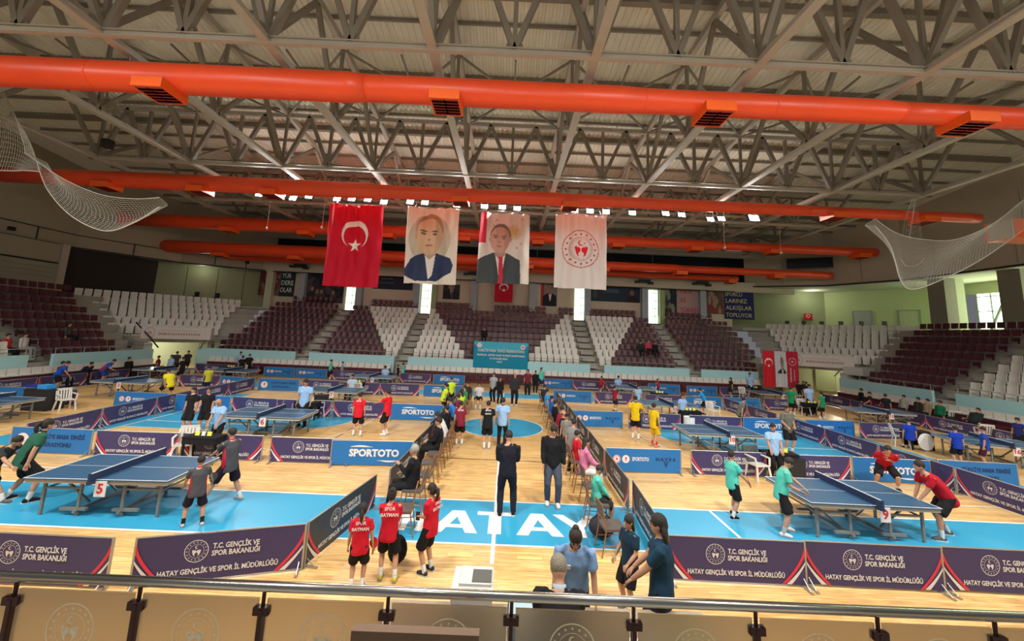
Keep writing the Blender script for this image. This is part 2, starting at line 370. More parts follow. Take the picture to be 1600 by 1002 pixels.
# ------------------------------------------------------------------ stands
SP = .53                                                                # seat pitch
def tier_y(x0, x1, y0, rows, front=1.25):                                # concrete steps of the far stand between x0 and x1
    mb = MB()
    for r in range(rows):
        mb.slab([(x0, y0+.85*r), (x1, y0+.85*r), (x1, 40.2), (x0, 40.2)], .2 if r == 0 else front+.52*(r-1)+.0, front+.52*r)
    return mb
struct('stand_tiers_back', tier_y(-24.3, 22.6, 32.6, 9), concrete)
def tier_x(s, xw, y0, y1, rows):
    mb = MB()
    for r in range(rows):
        x0 = xw+.85*r; a, b = sorted((s*x0, s*(xw+9.5)))
        mb.slab([(a, y0), (b, y0), (b, y1+max(0, r-1)*.45), (a, y1+max(0, r-1)*.45)], .2 if r == 0 else 1.25+.52*(r-1), 1.25+.52*r)
    return mb
struct('stand_tiers_left', tier_x(-1, 25.6, 12, 28.3, 9), concrete)
struct('stand_tiers_right', tier_x(1, 25.2, 10, 29.3, 9), concrete)
# small steps in the aisles
for nm, x0, x1 in (('', -16.75, -15.7), ('', -8.85, -7.95), ('', 6.45, 7.55), ('', 14.55, 15.4)):
    mb = MB()
    for r in range(9): mb.box(((x0+x1)/2, 32.6+.85*r-.2, 1.25+.52*r-.26), (x1-x0, .42, .26))
    for q in range(4): mb.box(((x0+x1)/2, 32.3-.25*q, 1.0-.28*q), (x1-x0, .3, .2))
    struct('aisle_steps', mb, concrete)
for s, xw, y in ((-1, 25.6, 21.75), (1, 25.2, 22.65)):
    mb = MB()
    for r in range(9): mb.box((s*(xw+.85*r-.2), y, 1.25+.52*r-.26), (.42, 1.0, .26))
    struct('aisle_steps', mb, concrete)
# pale cyan parapets with rails
def parapet(name, a, b, top=1.76, rail=True):
    d = math.dist(a, b); rz = math.atan2(b[1]-a[1], b[0]-a[0])
    mb = MB().box((d/2, 0, top/2), (d, .16, top))
    o = struct(name, mb, cyanw, loc=(a[0], a[1], 0)); o.rotation_euler = (0, 0, rz)
    if rail:
        rb = MB().tube([(0.1, 0, top+.32), (d-.1, 0, top+.32)], .022, 6)
        n = max(2, int(d/1.4))
        for i in range(n+1): rb.tube([(.1+(d-.2)*i/n, 0, top), (.1+(d-.2)*i/n, 0, top+.32)], .018, 5)
        r = struct('handrail', rb, alu, loc=(a[0], a[1], 0)); r.rotation_euler = (0, 0, rz)
for i, (x0, x1) in enumerate(((-24.9, -17.0), (-15.9, -9.05), (-7.95, 6.75), (7.9, 14.8), (15.75, 20.4))):
    parapet('wall_back_parapet_%d' % (i+1), (x0, 32.2), (x1, 32.2))
parapet('wall_left_parapet_1', (-25.3, 28.6), (-25.1, 22.25)); parapet('wall_left_parapet_2', (-25.1, 21.1), (-25.1, 13))
parapet('wall_right_parapet_1', (24.9, 23.2), (24.9, 29.6)); parapet('wall_right_parapet_2', (24.9, 12), (24.9, 22.0))

# seats
def seat_mesh(m, name, bz=.36, bh=.50, ph=.40):
    mb = MB(); w = .45
    for dz, y, h, ww in ((bz, .10, bh, w), (.12, -.02, ph, w*.94)):
        n = 4; vs = []
        for t in (0, .035):
            for i in range(n+1):
                u = -1+2*i/n; bow = .035*u*u
                for v in (0, .12, .88, 1):
                    sh = .93 if v in (0, 1) else 1
                    vs.append((u*ww/2*sh, y-bow+t+.05*v, dz+h*v))
        fs = []; q = (n+1)*4
        for i in range(n):
            for j in range(3):
                fs.append((i*4+j, (i+1)*4+j, (i+1)*4+j+1, i*4+j+1)); fs.append((q+i*4+j, q+i*4+j+1, q+(i+1)*4+j+1, q+(i+1)*4+j))
            for j in (0, 3): fs.append((i*4+j, (i+1)*4+j, q+(i+1)*4+j, q+i*4+j))
        for i in (0, n):
            for j in range(3): fs.append((i*4+j, i*4+j+1, q+i*4+j+1, q+i*4+j))
        mb.add(vs, fs)
    mb.box((0, .16, .2), (.06, .08, .4)).box((0, .05, .3), (.3, .2, .04))
    return mb.mesh(name, m)
SM = {'m': seat_mesh(maroon, 'maroon_seat', .47, .39, .24), 'w': seat_mesh(seatw, 'white_seat')}
seats = []      # (colour, x, y, z, rz, label key)
def srow(col, x0, n, y, z, lab):
    for i in range(n): seats.append((col, x0+SP*(i+.5), y, z, 0., lab, i))
for r in range(8):
    y = 32.95+.85*r; z = 1.25+.52*(r+1)-.20-.52; zz = 2.42+.52*r-.86; rr = ['lowest', 'second', 'third', 'fourth', 'fifth', 'sixth', 'seventh', 'top'][r]
    # A (far left)
    n = 12 if r > 1 else 13; srow('m', -16.9-SP*n, n, y, zz, ('back', rr, 'the far-left block'))
    nt = 12; nw = 2+r; srow('m', -15.55, max(nt-nw, 2), y, zz, ('back', rr, 'the block left of centre')); srow('w', -9.0-SP*nw, nw, y, zz, ('back', rr, 'the block left of centre'))
    nw = max(8-r, 1); tot = 26; srow('w', -7.75, nw, y, zz, ('back', rr, 'the left end of the centre block')); srow('m', -7.75+SP*nw, tot-2*nw, y, zz, ('back', rr, 'the middle of the centre block')); srow('w', -7.75+SP*(tot-nw), nw, y, zz, ('back', rr, 'the right end of the centre block'))
    nw = 2+r; nt = 13; srow('w', 7.65, nw, y, zz, ('back', rr, 'the block right of centre')); srow('m', 7.65+SP*nw, max(nt-1-nw, 2), y, zz, ('back', rr, 'the block right of centre'))
    n = 12 if r > 1 else 10; srow('m', 15.5, n, y, zz, ('back', rr, 'the far-right block'))
for x0, n in ((-22, 8), (-14, 9), (-7.4, 7), (-1.5, 10), (5, 3), (8.2, 9), (16, 9)): srow('m', x0, n, 39.75, 5.95, ('back', 'recessed', 'under the posters of the far wall'))
LE = [(22.4, 26.8), (22.4, 26.9), (22.4, 27.3), (22.4, 27.65), (22.4, 28.0), (22.4, 28.05), (22.4, 28.5), (22.4, 28.8)]
RE = [(23.28, 28.0), (23.3, 28.3), (23.3, 28.5), (23.33, 28.8), (23.3, 29.1), (23.3, 29.6), (23.3, 29.7), (23.6, 30.1)]
for r in range(8):
    rr = ['lowest', 'second', 'third', 'fourth', 'fifth', 'sixth', 'seventh', 'top'][r]; zz = 2.42+.52*r-.86
    for s, E, x in ((-1, LE, 26+.85*r), (1, RE, 25.6+.85*r)):
        y0, y1 = E[r]; n = int((y1-y0)/SP+.3); sd = 'left' if s < 0 else 'right'
        for i in range(n): seats.append(('m', s*x, y0+SP*(i+.5), zz, -s*pi/2, (sd, rr, 'maroon block'), i))
        n = 3 if s < 0 else 12
        yb = 21.0 if s < 0 else 22.0
        for i in range(n): seats.append(('w', s*x, yb-SP*(i+.5), zz, -s*pi/2, (sd, rr, 'white block beyond the aisle'), i))
for s, c in ((-1, (-30.4, 34.9)), (1, (30.2, 36.0))):
    for r, n in zip(range(2, 8), (13, 14, 15, 17, 19, 21)):
        k = 7-r; cx = c[0]-s*.6*k*1.0; cy = c[1]-.6*k; zz = 2.42+.52*r-.86; rr = ['', '', 'lowest', 'second', 'third', 'fourth', 'fifth', 'top'][r]
        for i in range(n):
            t = (i-(n-1)/2)*SP; seats.append(('w', cx+t*.707, cy-s*t*.707, zz, (pi/4 if s < 0 else -pi/4), ('left' if s < 0 else 'right', rr, 'corner block'), i))
        L_ = n*SP/2+1.5
        mb = MB().box((0, .1, 0), (2*L_, 1.0, .5)); o = struct('corner_tier', mb, concrete, loc=(cx, cy, zz-.26)); o.rotation_euler = (0, 0, pi/4 if s < 0 else -pi/4)
_fw = Vector(FWD)
def szs(s): return 1/max(1, (Vector((s[1], s[2], s[3]+.5-CAMH))).dot(_fw))
seats = [s for s in seats if abs((Vector((s[1], s[2], s[3]-CAMH)).dot(Vector(RGT)))*F/(Vector((s[1], s[2], s[3]-CAMH)).dot(_fw))) < 830]
_big = set(id(s) for s in sorted(seats, key=szs, reverse=True)[:340])
for col, word, m in (('m', 'maroon', maroon), ('w', 'white', seatw)):
    L0 = [s for s in seats if s[0] == col]; L = [s for s in L0 if id(s) in _big]; n_ = len(L); L += [s for s in L0 if id(s) not in _big]
    for s in L[:n_]:
        o = link('stadium_seat', SM[col], loc=(s[1], s[2], s[3]), rz=s[4])
        st, rr, bl = s[5]; end = 'left' if st == 'back' or bl == 'corner block' else 'near end'
        if bl == 'white block beyond the aisle': end = 'aisle'
        if bl == 'corner block': lab = '%s seat above the %s passage, %s row, %s from left' % (word, st, rr, ORD[s[6]])
        elif st == 'back': lab = '%s seat in %s, %s row, %s from left' % (word, bl, rr, ORD[s[6]])
        else: lab = '%s seat in the %s side stand, %s row, %s from the %s' % (word, st, rr, ORD[s[6]], end)
        tag(o, lab, 'seat', '%s folding stadium seats' % word)
    if len(L) > n_:
        me = SM[col]; nv = len(me.vertices); co = np.empty(nv*3); me.vertices.foreach_get('co', co); co = co.reshape(-1, 3); P = [tuple(p.vertices) for p in me.polygons]
        V = []; Fc = []
        for s in L[n_:]:
            c_, s_ = math.cos(s[4]), math.sin(s[4]); b = len(V)*nv
            V.append(np.stack([co[:, 0]*c_-co[:, 1]*s_+s[1], co[:, 0]*s_+co[:, 1]*c_+s[2], co[:, 2]+s[3]], 1)); Fc += [tuple(b+i for i in p) for p in P]
        m2 = bpy.data.meshes.new('far_seats'); m2.from_pydata(np.concatenate(V).tolist(), [], Fc); m2.materials.append(m)
        o = link('stadium_seat_block', m2); tag(o, 'rows of small %s folding stadium seats high in the far stand' % word, 'seats', kind='stuff')
# the low retractable bench rows on the hall floor in front of the parapets
def low_row(name, a, b, flip, where):
    d = math.dist(a, b); rz = math.atan2(b[1]-a[1], b[0]-a[0])
    t = thing('retractable_bench_row', 'low maroon bench row with white seat backs, '+where, 'bench', (a[0], a[1], 0), rz)
    MB().box((d/2, .15, .22), (d, .5, .44)).build('maroon_base', mat('dark_maroon_panel', (.10, .012, .016), rough=.6), t)
    n = int(d/.5)
    for i in range(n):
        x = (i+.5)*d/n
        if i == 0:
            ms = MB().box((0, 0, .52), (.44, .42, .05)).box((0, -.2, .40), (.44, .05, .22)).mesh('bench_seat', maroon)
            mw = MB().box((0, .36, .98), (.46, .05, .34)).box((0, .28, .80), (.46, .3, .06)).mesh('bench_back', seatw)
        link('bench_seat', ms, t, (x, -.05, 0)); link('bench_back', mw, t, (x, 0, .0))
    MB().box((d/2, .3, .62), (d, .3, .28)).build('rear_rail', maroon, t)
low_row('', (-23.6, 31.5), (-9.2, 31.5), 0, 'left of the middle along the far wall')
low_row('', (-8.0, 31.5), (20.3, 31.5), 0, 'centre and right along the far wall')
low_row('', (-24.4, 15), (-24.4, 28.2), 0, 'along the left side wall')
low_row('', (24.2, 29.3), (24.2, 13), 0, 'along the right side wall')

# ------------------------------------------------------------------ walls
YB = 40.4
struct('wall_back', MB().box((-.6, YB+.15, 7.9), (47.5, .3, 4.8)), cream)
struct('wall_back_upper', MB().box((-.6, YB-.4, 9.72), (60, .3, 1.0)), cream)
struct('trim_1', MB().box((-.6, YB-.62, 9.2), (47.5, .12, .08)), black)
struct('window_1', MB().box((-1, YB+1.6, 12.0), (62, .1, 3.6)), darkglass)
struct('trim_2', MB().box((-.6, 39.6, 12.95), (62, .5, .5)), mat('light_grey_beam', (.42, .40, .37), rough=.6))
pil = mat('blue_grey_column_paint', (.33, .38, .42), rough=.7)
for i, px in enumerate((472, 562, 652, 741, 832, 918, 1007, 1097)):
    x = fy(px, 455, YB-.3)[0]; struct('pilaster', MB().box((x, YB-.25, 7.5), (.62, .6, 3.9)), pil)
glassl = mat('daylit_window_glass', (.80, 1.0, .74), rough=.3, var=.05, emit=2.2)
mull = mat('green_grey_mullion', (.30, .36, .28), rough=.5)
for k, (px, w) in enumerate(((548, .95), (666, .95), (905, .95), (1020, .95))):
    x = fy(px, 470, YB)[0]
    t = struct('window_%d' % (k+2), MB().box((x, YB-.05, 7.3), (w, .06, 3.5)), glassl)
    mb = MB()
    for z in (6.35, 7.15, 7.95, 8.75): mb.box((x, YB-.1, z), (w, .05, .05))
    mb.box((x+w*.18, YB-.1, 7.3), (.04, .05, 3.5)); o = mb.build('window_mullion', mull, t)
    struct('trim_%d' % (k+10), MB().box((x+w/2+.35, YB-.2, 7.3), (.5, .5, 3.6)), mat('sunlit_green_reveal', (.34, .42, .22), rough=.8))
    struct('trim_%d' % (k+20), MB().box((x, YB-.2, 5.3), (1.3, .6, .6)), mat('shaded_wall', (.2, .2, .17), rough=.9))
# upper walls of the two corners and sides (fascia panels)
def wallseg(name, a, b, z0, z1, m, th=.25):
    d = math.dist(a, b); rz = math.atan2(b[1]-a[1], b[0]-a[0])
    o = struct(name, MB().box((d/2, 0, (z0+z1)/2), (d, th, z1-z0)), m, loc=(a[0], a[1], 0)); o.rotation_euler = (0, 0, rz); return o
R1, R2, R3 = (24.6, 40.4), (30.6, 37.2), (33.2, 32.2)
for nm, a, b in (('wall_right_upper_1', R1, R2), ('wall_right_upper_2', R2, R3), ('wall_right_upper_3', R3, (33.8, 8))):
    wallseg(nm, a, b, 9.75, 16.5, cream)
    wallseg('trim_%d' % (30+int(nm[-1])), (a[0]-.15, a[1]-.15), (b[0]-.15, b[1]-.15), 9.78, 9.9, black, .08)
for (a, b) in ((R1, R2), (R2, R3), (R3, (33.8, 8))):                       # panel joints
    d = math.dist(a, b); n = int(d/2.4)
    for i in range(1, n):
        q = i/n; x = a[0]+(b[0]-a[0])*q-.16; y = a[1]+(b[1]-a[1])*q-.1
        struct('trim_panel_joint', MB().box((x, y, 11.3), (.04, .04, 2.6)), creamd)
L1, L2, L3 = (-24.6, 40.4), (-31.5, 37), (-35.2, 31.2)
for k, (a, b) in enumerate(((L1, L2), (L2, L3), (L3, (-35.4, 10)))):
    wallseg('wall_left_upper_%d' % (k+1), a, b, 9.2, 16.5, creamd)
    wallseg('trim_%d' % (40+k), (a[0]+.15, a[1]-.15), (b[0]+.15, b[1]-.15), 9.2, 9.32, black, .08)
    wallseg('trim_%d' % (44+k), (a[0]+.17, a[1]-.17), (b[0]+.17, b[1]-.17), 10.25, 10.31, black, .05)
    d = math.dist(a, b); n = max(2, int(d/2.4))
    for i in range(1, n):
        q = i/n; struct('trim_panel_joint', MB().box((a[0]+(b[0]-a[0])*q+.17, a[1]+(b[1]-a[1])*q-.1, 9.8), (.05, .05, .9)), black)
# left side: plaster wall behind the maroon block, dark recess, green wall
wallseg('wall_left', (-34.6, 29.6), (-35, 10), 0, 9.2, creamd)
wallseg('trim_50', (-34.3, 29.5), (-34.6, 10), 7.7, 7.8, black, .06)
for z in (6.7, 7.0, 7.35): wallseg('trim_51', (-34.35, 29.5), (-34.7, 10), z, z+.03, concrete, .04)
struct('trim_52', MB().box((-34.7, 30.0, 7.4), (.5, .5, 3.7)), cream)
wallseg('wall_left_corner_1', (-35.6, 30.4), (-33.6, 37.0), 5.4, 9.3, mat('dark_recess_wall', (.035, .028, .022), rough=.95))  # wall of the recess, its darkness put into the colour
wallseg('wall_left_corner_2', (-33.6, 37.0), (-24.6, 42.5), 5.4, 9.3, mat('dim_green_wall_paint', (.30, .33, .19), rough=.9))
for q in (.22, .45, .66): struct('trim_panel_joint', MB().box((-33.6+9*q, 36.9+5.5*q, 7.6), (.1, .1, 3)), mat('dark_green_joint', (.10, .12, .07)))
struct('trim_53', MB().box((-24.6, 40.2, 7.4), (.7, .8, 3.9)), mat('pale_green_white_column', (.52, .56, .38), rough=.8))
# right corner: pale green walls, doors, columns, glazing
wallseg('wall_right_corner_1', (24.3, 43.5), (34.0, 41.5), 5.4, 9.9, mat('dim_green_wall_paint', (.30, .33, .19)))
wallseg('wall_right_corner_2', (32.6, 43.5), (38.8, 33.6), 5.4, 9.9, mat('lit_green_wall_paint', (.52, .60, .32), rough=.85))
struct('ceiling_concourse_right', MB().slab([(24.6, 40.5), (30.7, 37.3), (33.4, 32.2), (34, 8), (41, 8), (41, 44), (24.6, 44)], 9.75, 9.95), mat('concourse_soffit', (.50, .52, .38), rough=.9))
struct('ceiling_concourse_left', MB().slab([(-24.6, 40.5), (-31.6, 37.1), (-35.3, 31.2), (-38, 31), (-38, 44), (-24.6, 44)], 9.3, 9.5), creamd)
struct('floor_concourse_right', MB().slab([(24.0, 40.0), (28.5, 39.3), (32.6, 35), (33.2, 8), (41, 8), (41, 44), (24, 44)], 5.3, 5.6), concrete)
struct('floor_concourse_left', MB().slab([(-24.0, 40.0), (-28.5, 38.5), (-34.5, 32.5), (-38, 31), (-38, 44), (-24, 44)], 5.3, 5.5), concrete)
for y in (30.6, 26.0, 20.5):
    struct('column', MB().box((34.4, y, 7.7), (.9, 1.25, 4.3)), mat('taupe_column', (.26, .24, .19), rough=.8)); struct('column', MB().box((35.2, y-.1, 7.7), (.7, 1.0, 4.3)), mat('pale_green_white_column', (.52, .56, .38)))  # the paler second box is each column's lighter side, put into the colour
struct('wall_right_window_band', MB().box((38.6, 21, 9.35), (.3, 26, 1.0)), greenw)
struct('wall_right_sill', MB().box((38.6, 21, 5.7), (.3, 26, .5)), greenw)
for k, (y0, y1) in enumerate(((27.0, 31.8), (20.6, 26.4), (14.5, 20))):
    o = struct('window_%d' % (k+8), MB().box((38.7, (y0+y1)/2, 7.4), (.06, y1-y0, 3.1)), mat('bright_daylit_glass', (.86, 1.0, .80), rough=.3, var=.04, emit=2.6))
    mb = MB(); n = 5
    for i in range(n+1): mb.box((38.6, y0+(y1-y0)*i/n, 7.4), (.06, .06, 3.1))
    for z in (5.95, 6.5, 7.4, 8.6): mb.box((38.6, (y0+y1)/2, z), (.06, y1-y0, .06))
    mb.bar((38.5, y0+1.0, 5.9), (38.5, y0+2.3, 8.9), .35).bar((38.5, y1-.8, 5.9), (38.5, y1-2.2, 8.9), .12); mb.build('window_mullion', mull, o)
    struct('wall_right_pier', MB().box((38.6, y0-.35, 7.4), (.3, 1.0, 3.4)), greenw)
def door(i, a, b, m):
    d = math.dist(a, b); rz = math.atan2(b[1]-a[1], b[0]-a[0])
    o = struct('door_%d' % i, MB().box((d/2, 0, 6.6), (d, .06, 2.1)), m, loc=(a[0], a[1], 0)); o.rotation_euler = (0, 0, rz)
    MB().box((d/2, -.02, 7.68), (d+.2, .1, .08)).box((-.05, -.02, 6.6), (.1, .1, 2.2)).box((d+.05, -.02, 6.6), (.1, .1, 2.2)).build('door_frame', mull, o)
    MB().box((d*.85, -.06, 6.5), (.14, .05, .04)).build('door_handle', chrome, o)
door(1, (35.0, 39.4), (35.7, 38.2), mat('grey_metal_door', (.40, .44, .42), rough=.4)); door(2, (36.8, 36.5), (37.5, 35.4), mat('pale_green_door', (.50, .56, .34)))
struct('window_5', MB().box((28.6, 36.6, 11.9), (3.6, .1, 1.0), rz=-.49), darkglass)
# vomitory passages under the two corner blocks
for s in (-1, 1):
    A, B = ((-27.4, 28.4), (-23.6, 32.0)) if s < 0 else ((22.2, 32.3), (26.4, 29.0))
    sd = 'left' if s < 0 else 'right'
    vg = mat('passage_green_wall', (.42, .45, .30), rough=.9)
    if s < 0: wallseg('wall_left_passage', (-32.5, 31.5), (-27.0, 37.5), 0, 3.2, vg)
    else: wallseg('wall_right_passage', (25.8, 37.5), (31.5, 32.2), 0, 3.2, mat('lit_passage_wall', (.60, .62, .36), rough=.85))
    # sloping concrete sides beside the opening
    if s < 0:
        struct('wall_left_passage_side', MB().slab([(-25.3, 28.5), (-25.6, 28.2), (-31, 31.5), (-30.8, 31.9)], 0, 2.2), concrete)
        struct('wall_left_passage_side_2', MB().slab([(-24.3, 32.4), (-24.0, 32.4), (-25.3, 34.5), (-25.7, 34.4)], 0, 2.2), concrete)
        P_ = lambda px, py, Y: (fy(px, py, Y)[0], Y, fy(px, py, Y)[1])
        struct('passage_handrail', MB().tube([P_(247, 543, 28.6), P_(234, 527, 28.8), P_(213, 504, 29.4)], .05, 6), blackp)
        struct('passage_handrail', MB().tube([P_(312, 545, 31.9), P_(332, 515, 33.2)], .06, 6), alu)
    else:
        struct('wall_right_passage_side', MB().slab([(24.9, 29.6), (25.2, 29.3), (31.6, 32.2), (31.4, 32.6)], 0, 2.2), concrete)
        struct('wall_right_passage_side_2', MB().slab([(22.3, 32.1), (22.6, 32.3), (25.8, 37.6), (25.2, 37.6)], 0, 2.4), concrete)
        struct('stand_tiers_corner', MB().slab([(25.0, 29.4), (28.5, 31.5), (28.9, 30.0), (26, 28.9)], 2.0, 2.6), concrete)
        P_ = lambda px, py, Y: (fy(px, py, Y)[0], Y, fy(px, py, Y)[1])
        struct('passage_handrail', MB().tube([P_(1304, 588, 29.5), P_(1334, 555, 30.5)], .05, 6), alu)
        o = wallseg('door_3', (27.6, 35.4), (28.6, 34.5), 0.2, 2.6, mat('passage_door', (.40, .42, .20), rough=.6), .3)
# ------------------------------------------------------------------ printed cloth (colour attribute over a fine grid)
def inpoly(u, v, P):
    P = np.array(P); c = np.zeros(u.shape, bool); j = len(P)-1
    for i in range(len(P)):
        k = ((P[i, 1] > v) != (P[j, 1] > v)) & (u < (P[j, 0]-P[i, 0])*(v-P[i, 1])/(P[j, 1]-P[i, 1]+1e-12)+P[i, 0]); c ^= k; j = i
    return c
def ellm(u, v, cx, cy, rx, ry): return ((u-cx)/rx)**2+((v-cy)/ry)**2 < 1
def cloth_print(name, w, h, nx, ny, fn, wave=None, parent=None, loc=(0, 0, 0), rz=0., th=.015, flare=0., mtl='printed_cloth'):
    U, V = np.meshgrid(np.linspace(0, 1, nx), np.linspace(0, 1, ny)); X = (U-.5)*w*(1+flare*(1-V)); Z = (V-1)*h
    D = wave(U, V) if wave else 0*U
    vs = np.stack([X, D, Z], -1).reshape(-1, 3); vb = vs+np.array([0, th, 0]); n = nx*ny
    fs = []
    for j in range(ny-1):
        for i in range(nx-1):
            a = j*nx+i; fs.append((a, a+1, a+nx+1, a+nx))
    edge = [i for i in range(nx)]+[j*nx+nx-1 for j in range(1, ny)]+[(ny-1)*nx+i for i in range(nx-2, -1, -1)]+[j*nx for j in range(ny-2, 0, -1)]
    # back side: coarse border quads only
    bs = len(vs); allv = np.concatenate([vs, vb[edge]])
    for q in range(len(edge)):
        r = (q+1) % len(edge); fs.append((edge[q], bs+q, bs+r, edge[r]))
    if wave:
        b2 = len(allv); allv = np.concatenate([allv, vb]); fs += [(b2+c_, b2+b_, b2+a_, b2+d_) for d_, a_, b_, c_ in fs[:(nx-1)*(ny-1)]]
    else: fs.append(tuple(bs+q for q in range(len(edge))))
    me = bpy.data.meshes.new(name); me.from_pydata(allv.tolist(), [], fs)
    col = fn(U.ravel(), V.ravel()); c0 = col; col = np.concatenate([col, col[edge]]+([c0] if wave else []))
    ca = me.color_attributes.new('print', 'FLOAT_COLOR', 'POINT'); ca.data.foreach_set('color', np.concatenate([col, np.ones((len(col), 1))], 1).astype(np.float32).ravel())
    me.materials.append(vmat(mtl)); me.polygons.foreach_set('use_smooth', [True]*len(me.polygons)); me.update()
    return link(name, me, parent, loc, rz)
def fill(col, m, c): col[m] = c
def base(u, c): return np.tile(np.array(c, float), (len(u), 1))
RED = (.50, .006, .025); WHT = (.80, .78, .74)
def turkish(u, v, vert=True):        # crescent and star on red, hung upright
    c = base(u, RED); ar = 1.5 if vert else 1
    x = u-.5; y = (v-.645)*ar
    cres = (x**2+y**2 < .25**2) & (x**2+(y+.05)**2 >= .205**2); fill(c, cres, WHT)
    P = []; cx, cy = .0, -.205
    for k in range(10):
        r = .125 if k % 2 == 0 else .05; a = math.pi/2+k*math.pi/5; P.append((cx+r*math.cos(a), cy+r*math.sin(a)))
    fill(c, inpoly(x, y, P), WHT); return c
def emblem_mask(x, y, R=1.):         # ring, sixteen stars, crescent and figure, in units of R
    x = x/R; y = y/R; r = np.hypot(x, y); a = np.arctan2(y, x)
    m = (r < 1) & (r > .955); m |= ((r < .63) & (r > .605))
    for k in range(16):
        t = 2*math.pi*k/16+math.pi/2; m |= np.hypot(x-.79*math.cos(t), y-.79*math.sin(t)) < .058
    return m, fig_mask(x, y)
def fig_mask(x, y):
    f = (np.hypot(x, y-.32) < .15) & (np.hypot(x-.05, y-.34) >= .12)
    f |= np.hypot(x-.2, y-.3) < .04
    for s in (-1, 1):
        f |= np.hypot(x-s*.27, y-.02) < .095
        f |= inpoly(x*s, y, [(.02, .03), (.14, .1), (.34, -.08), (.26, -.32), (.12, -.46), (.16, -.25), (.02, -.12)])
    return f
def ministry_flag(u, v):
    c = base(u, (.72, .66, .62)); x = (u-.5); y = (v-.52)*1.42; m, f = emblem_mask(x, y, .36)
    fill(c, m, (.50, .06, .07)); fill(c, f, (.70, .015, .03))
    r = np.hypot(x, y)/.36; a = np.arctan2(y, x); fill(c, (r > .5) & (r < .57) & (np.sin(a*44) > .1), (.55, .32, .3)); return c
def portrait(u, v, bg, suit, skin, hair, tie=None, cx=.5, cy=.66, sc=1., shadow=None, lean=0., hs=1., by=0.):
    c = base(u, bg) if not callable(bg) else bg(u, v)
    x = (u-cx)/sc; y = (v-cy)*1.45/sc
    if shadow is not None: fill(c, ellm(x, y, 0, -.02, .40, .46), shadow)
    b = inpoly(x, y-by, [(-.46+lean, -.62), (-.33+lean*.6, -.34), (-.12, -.22), (.12, -.20), (.40, -.30), (.46, -.42), (.42, -.56), (.15, -.72), (-.2+lean, -.74)]) if lean else inpoly(x, y, [(-.47, -1.3), (-.43, -.42), (-.15, -.26), (.15, -.26), (.40, -.40), (.44, -1.3)])
    fill(c, b, suit)
    fill(c, inpoly(x, y-by, [(-.10, -.2), (.12, -.2), (.06, -.62), (.0, -.7)]), (.75, .70, .66))
    fill(c, inpoly(x, y-by*.6, [(-.09, -.05), (.10, -.05), (.11, -.27), (.0, -.36), (-.10, -.27)]), tuple(k*.8 for k in skin))
    if tie: fill(c, inpoly(x, y, [(-.02, -.32), (.06, -.32), (.085, -.9), (.05, -1.2), (0., -.9)]), tie)
    x = x/hs; y = y/hs
    h = ellm(x, y, .0, .07, .188, .255) & (y > .0); fill(c, h, hair)
    f = ellm(x, y, -.01, .02, .175, .245); fill(c, f, skin)
    fill(c, f & (x > .07), tuple(k*.82 for k in skin))
    for s in (-1, 1):
        fill(c, ellm(x, y, -.015+s*.075, .055, .032, .012), (.10, .07, .06)); fill(c, ellm(x, y, -.015+s*.075, .092, .05, .011), tuple(k*.45 for k in hair))
        fill(c, ellm(x, y, s*.182, .02, .02, .045), tuple(k*.85 for k in skin))
    fill(c, ellm(x, y, -.015, -.025, .025, .012), tuple(k*.6 for k in skin)); fill(c, ellm(x, y, -.015, -.10, .055, .011), (.38, .12, .10)); return c
def crumple(a, seed):
    r = np.random.RandomState(seed); ph = r.rand(6)*6
    def w(U, V):
        d = .07*a*np.sin(U*9+ph[0]+V*1.5)+.035*a*np.sin(U*23+ph[1]-V*2)+.05*a*(V**2)*np.sin(U*31+ph[2]); s = (1-V)
        return d+.05*a*np.sin((U*1.2+V)*14+ph[3])*V*(1-V)*2+.12*a*np.sin(V*2.4+ph[4])
    return w
def hang(label, px, fn, seed, Y=25.0, cat='flag', group='flags hanging below the floodlights', flare=.03):
    (x0, z1), (x1, _), (xa, z0), (xb, _) = [fy(*p, Y) for p in px]
    t = thing('hanging_flag', label, cat, ((x0+x1+xa+xb)/4, Y, (z1)), group=group); w = (x1-x0); h = z1-z0
    cloth_print('flag_cloth', w, h, 108, 158, fn, crumple(1.9, seed), t, flare=flare)
    MB().tube([(-w/2-.15, 0, .03), (w/2+.15, 0, .03)], .035, 8).build('hanging_pole', alu, t)
    for q in (-.4, .4): MB().tube([(q*w, 0, .03), (q*w, 1.12, 13.02-z1)], .012, 5).build('suspension_cord', alu, t)
hang('red flag with white crescent and star, leftmost of the four', [(517, 319), (600, 321), (503, 446), (586, 449)], turkish, 1)
hang('white banner flag printed with a bust of a man in dark blue coat', [(640, 325), (718, 328), (632, 442), (710, 445)],
     lambda u, v: portrait(u, v, (.72, .66, .56), (.03, .045, .10), (.60, .42, .27), (.30, .23, .13), cx=.46, cy=.60, sc=1.02, shadow=(.50, .46, .35), lean=-.04, hs=1.4, by=-.07), 2)
def bg3(u, v):
    c = base(u, (.62, .56, .50)); fill(c, (u < .14) & (v > .55), (.50, .03, .06)); x = u-.68; y = (v-.72)*1.4; r = np.hypot(x, y); a = np.arctan2(y, x)
    fill(c, (r < .05+.12*np.abs(np.sin(a*8))) & (r < .16), (.50, .33, .13))
    for p in ((.33, .9), (.27, .82), (.24, .74), (.75, .5), (.83, .56), (.84, .92)): fill(c, np.hypot(u-p[0], (v-p[1])*1.4) < .018, (.38, .24, .14))
    return c
hang('pale banner flag printed with a man in dark grey suit and red tie', [(752, 330), (829, 332), (747, 442), (822, 444)],
     lambda u, v: portrait(u, v, bg3, (.055, .068, .072), (.50, .31, .24), (.16, .14, .12), tie=(.50, .03, .05), cx=.42, cy=.60, sc=1., hs=1.12, by=-.03), 3)
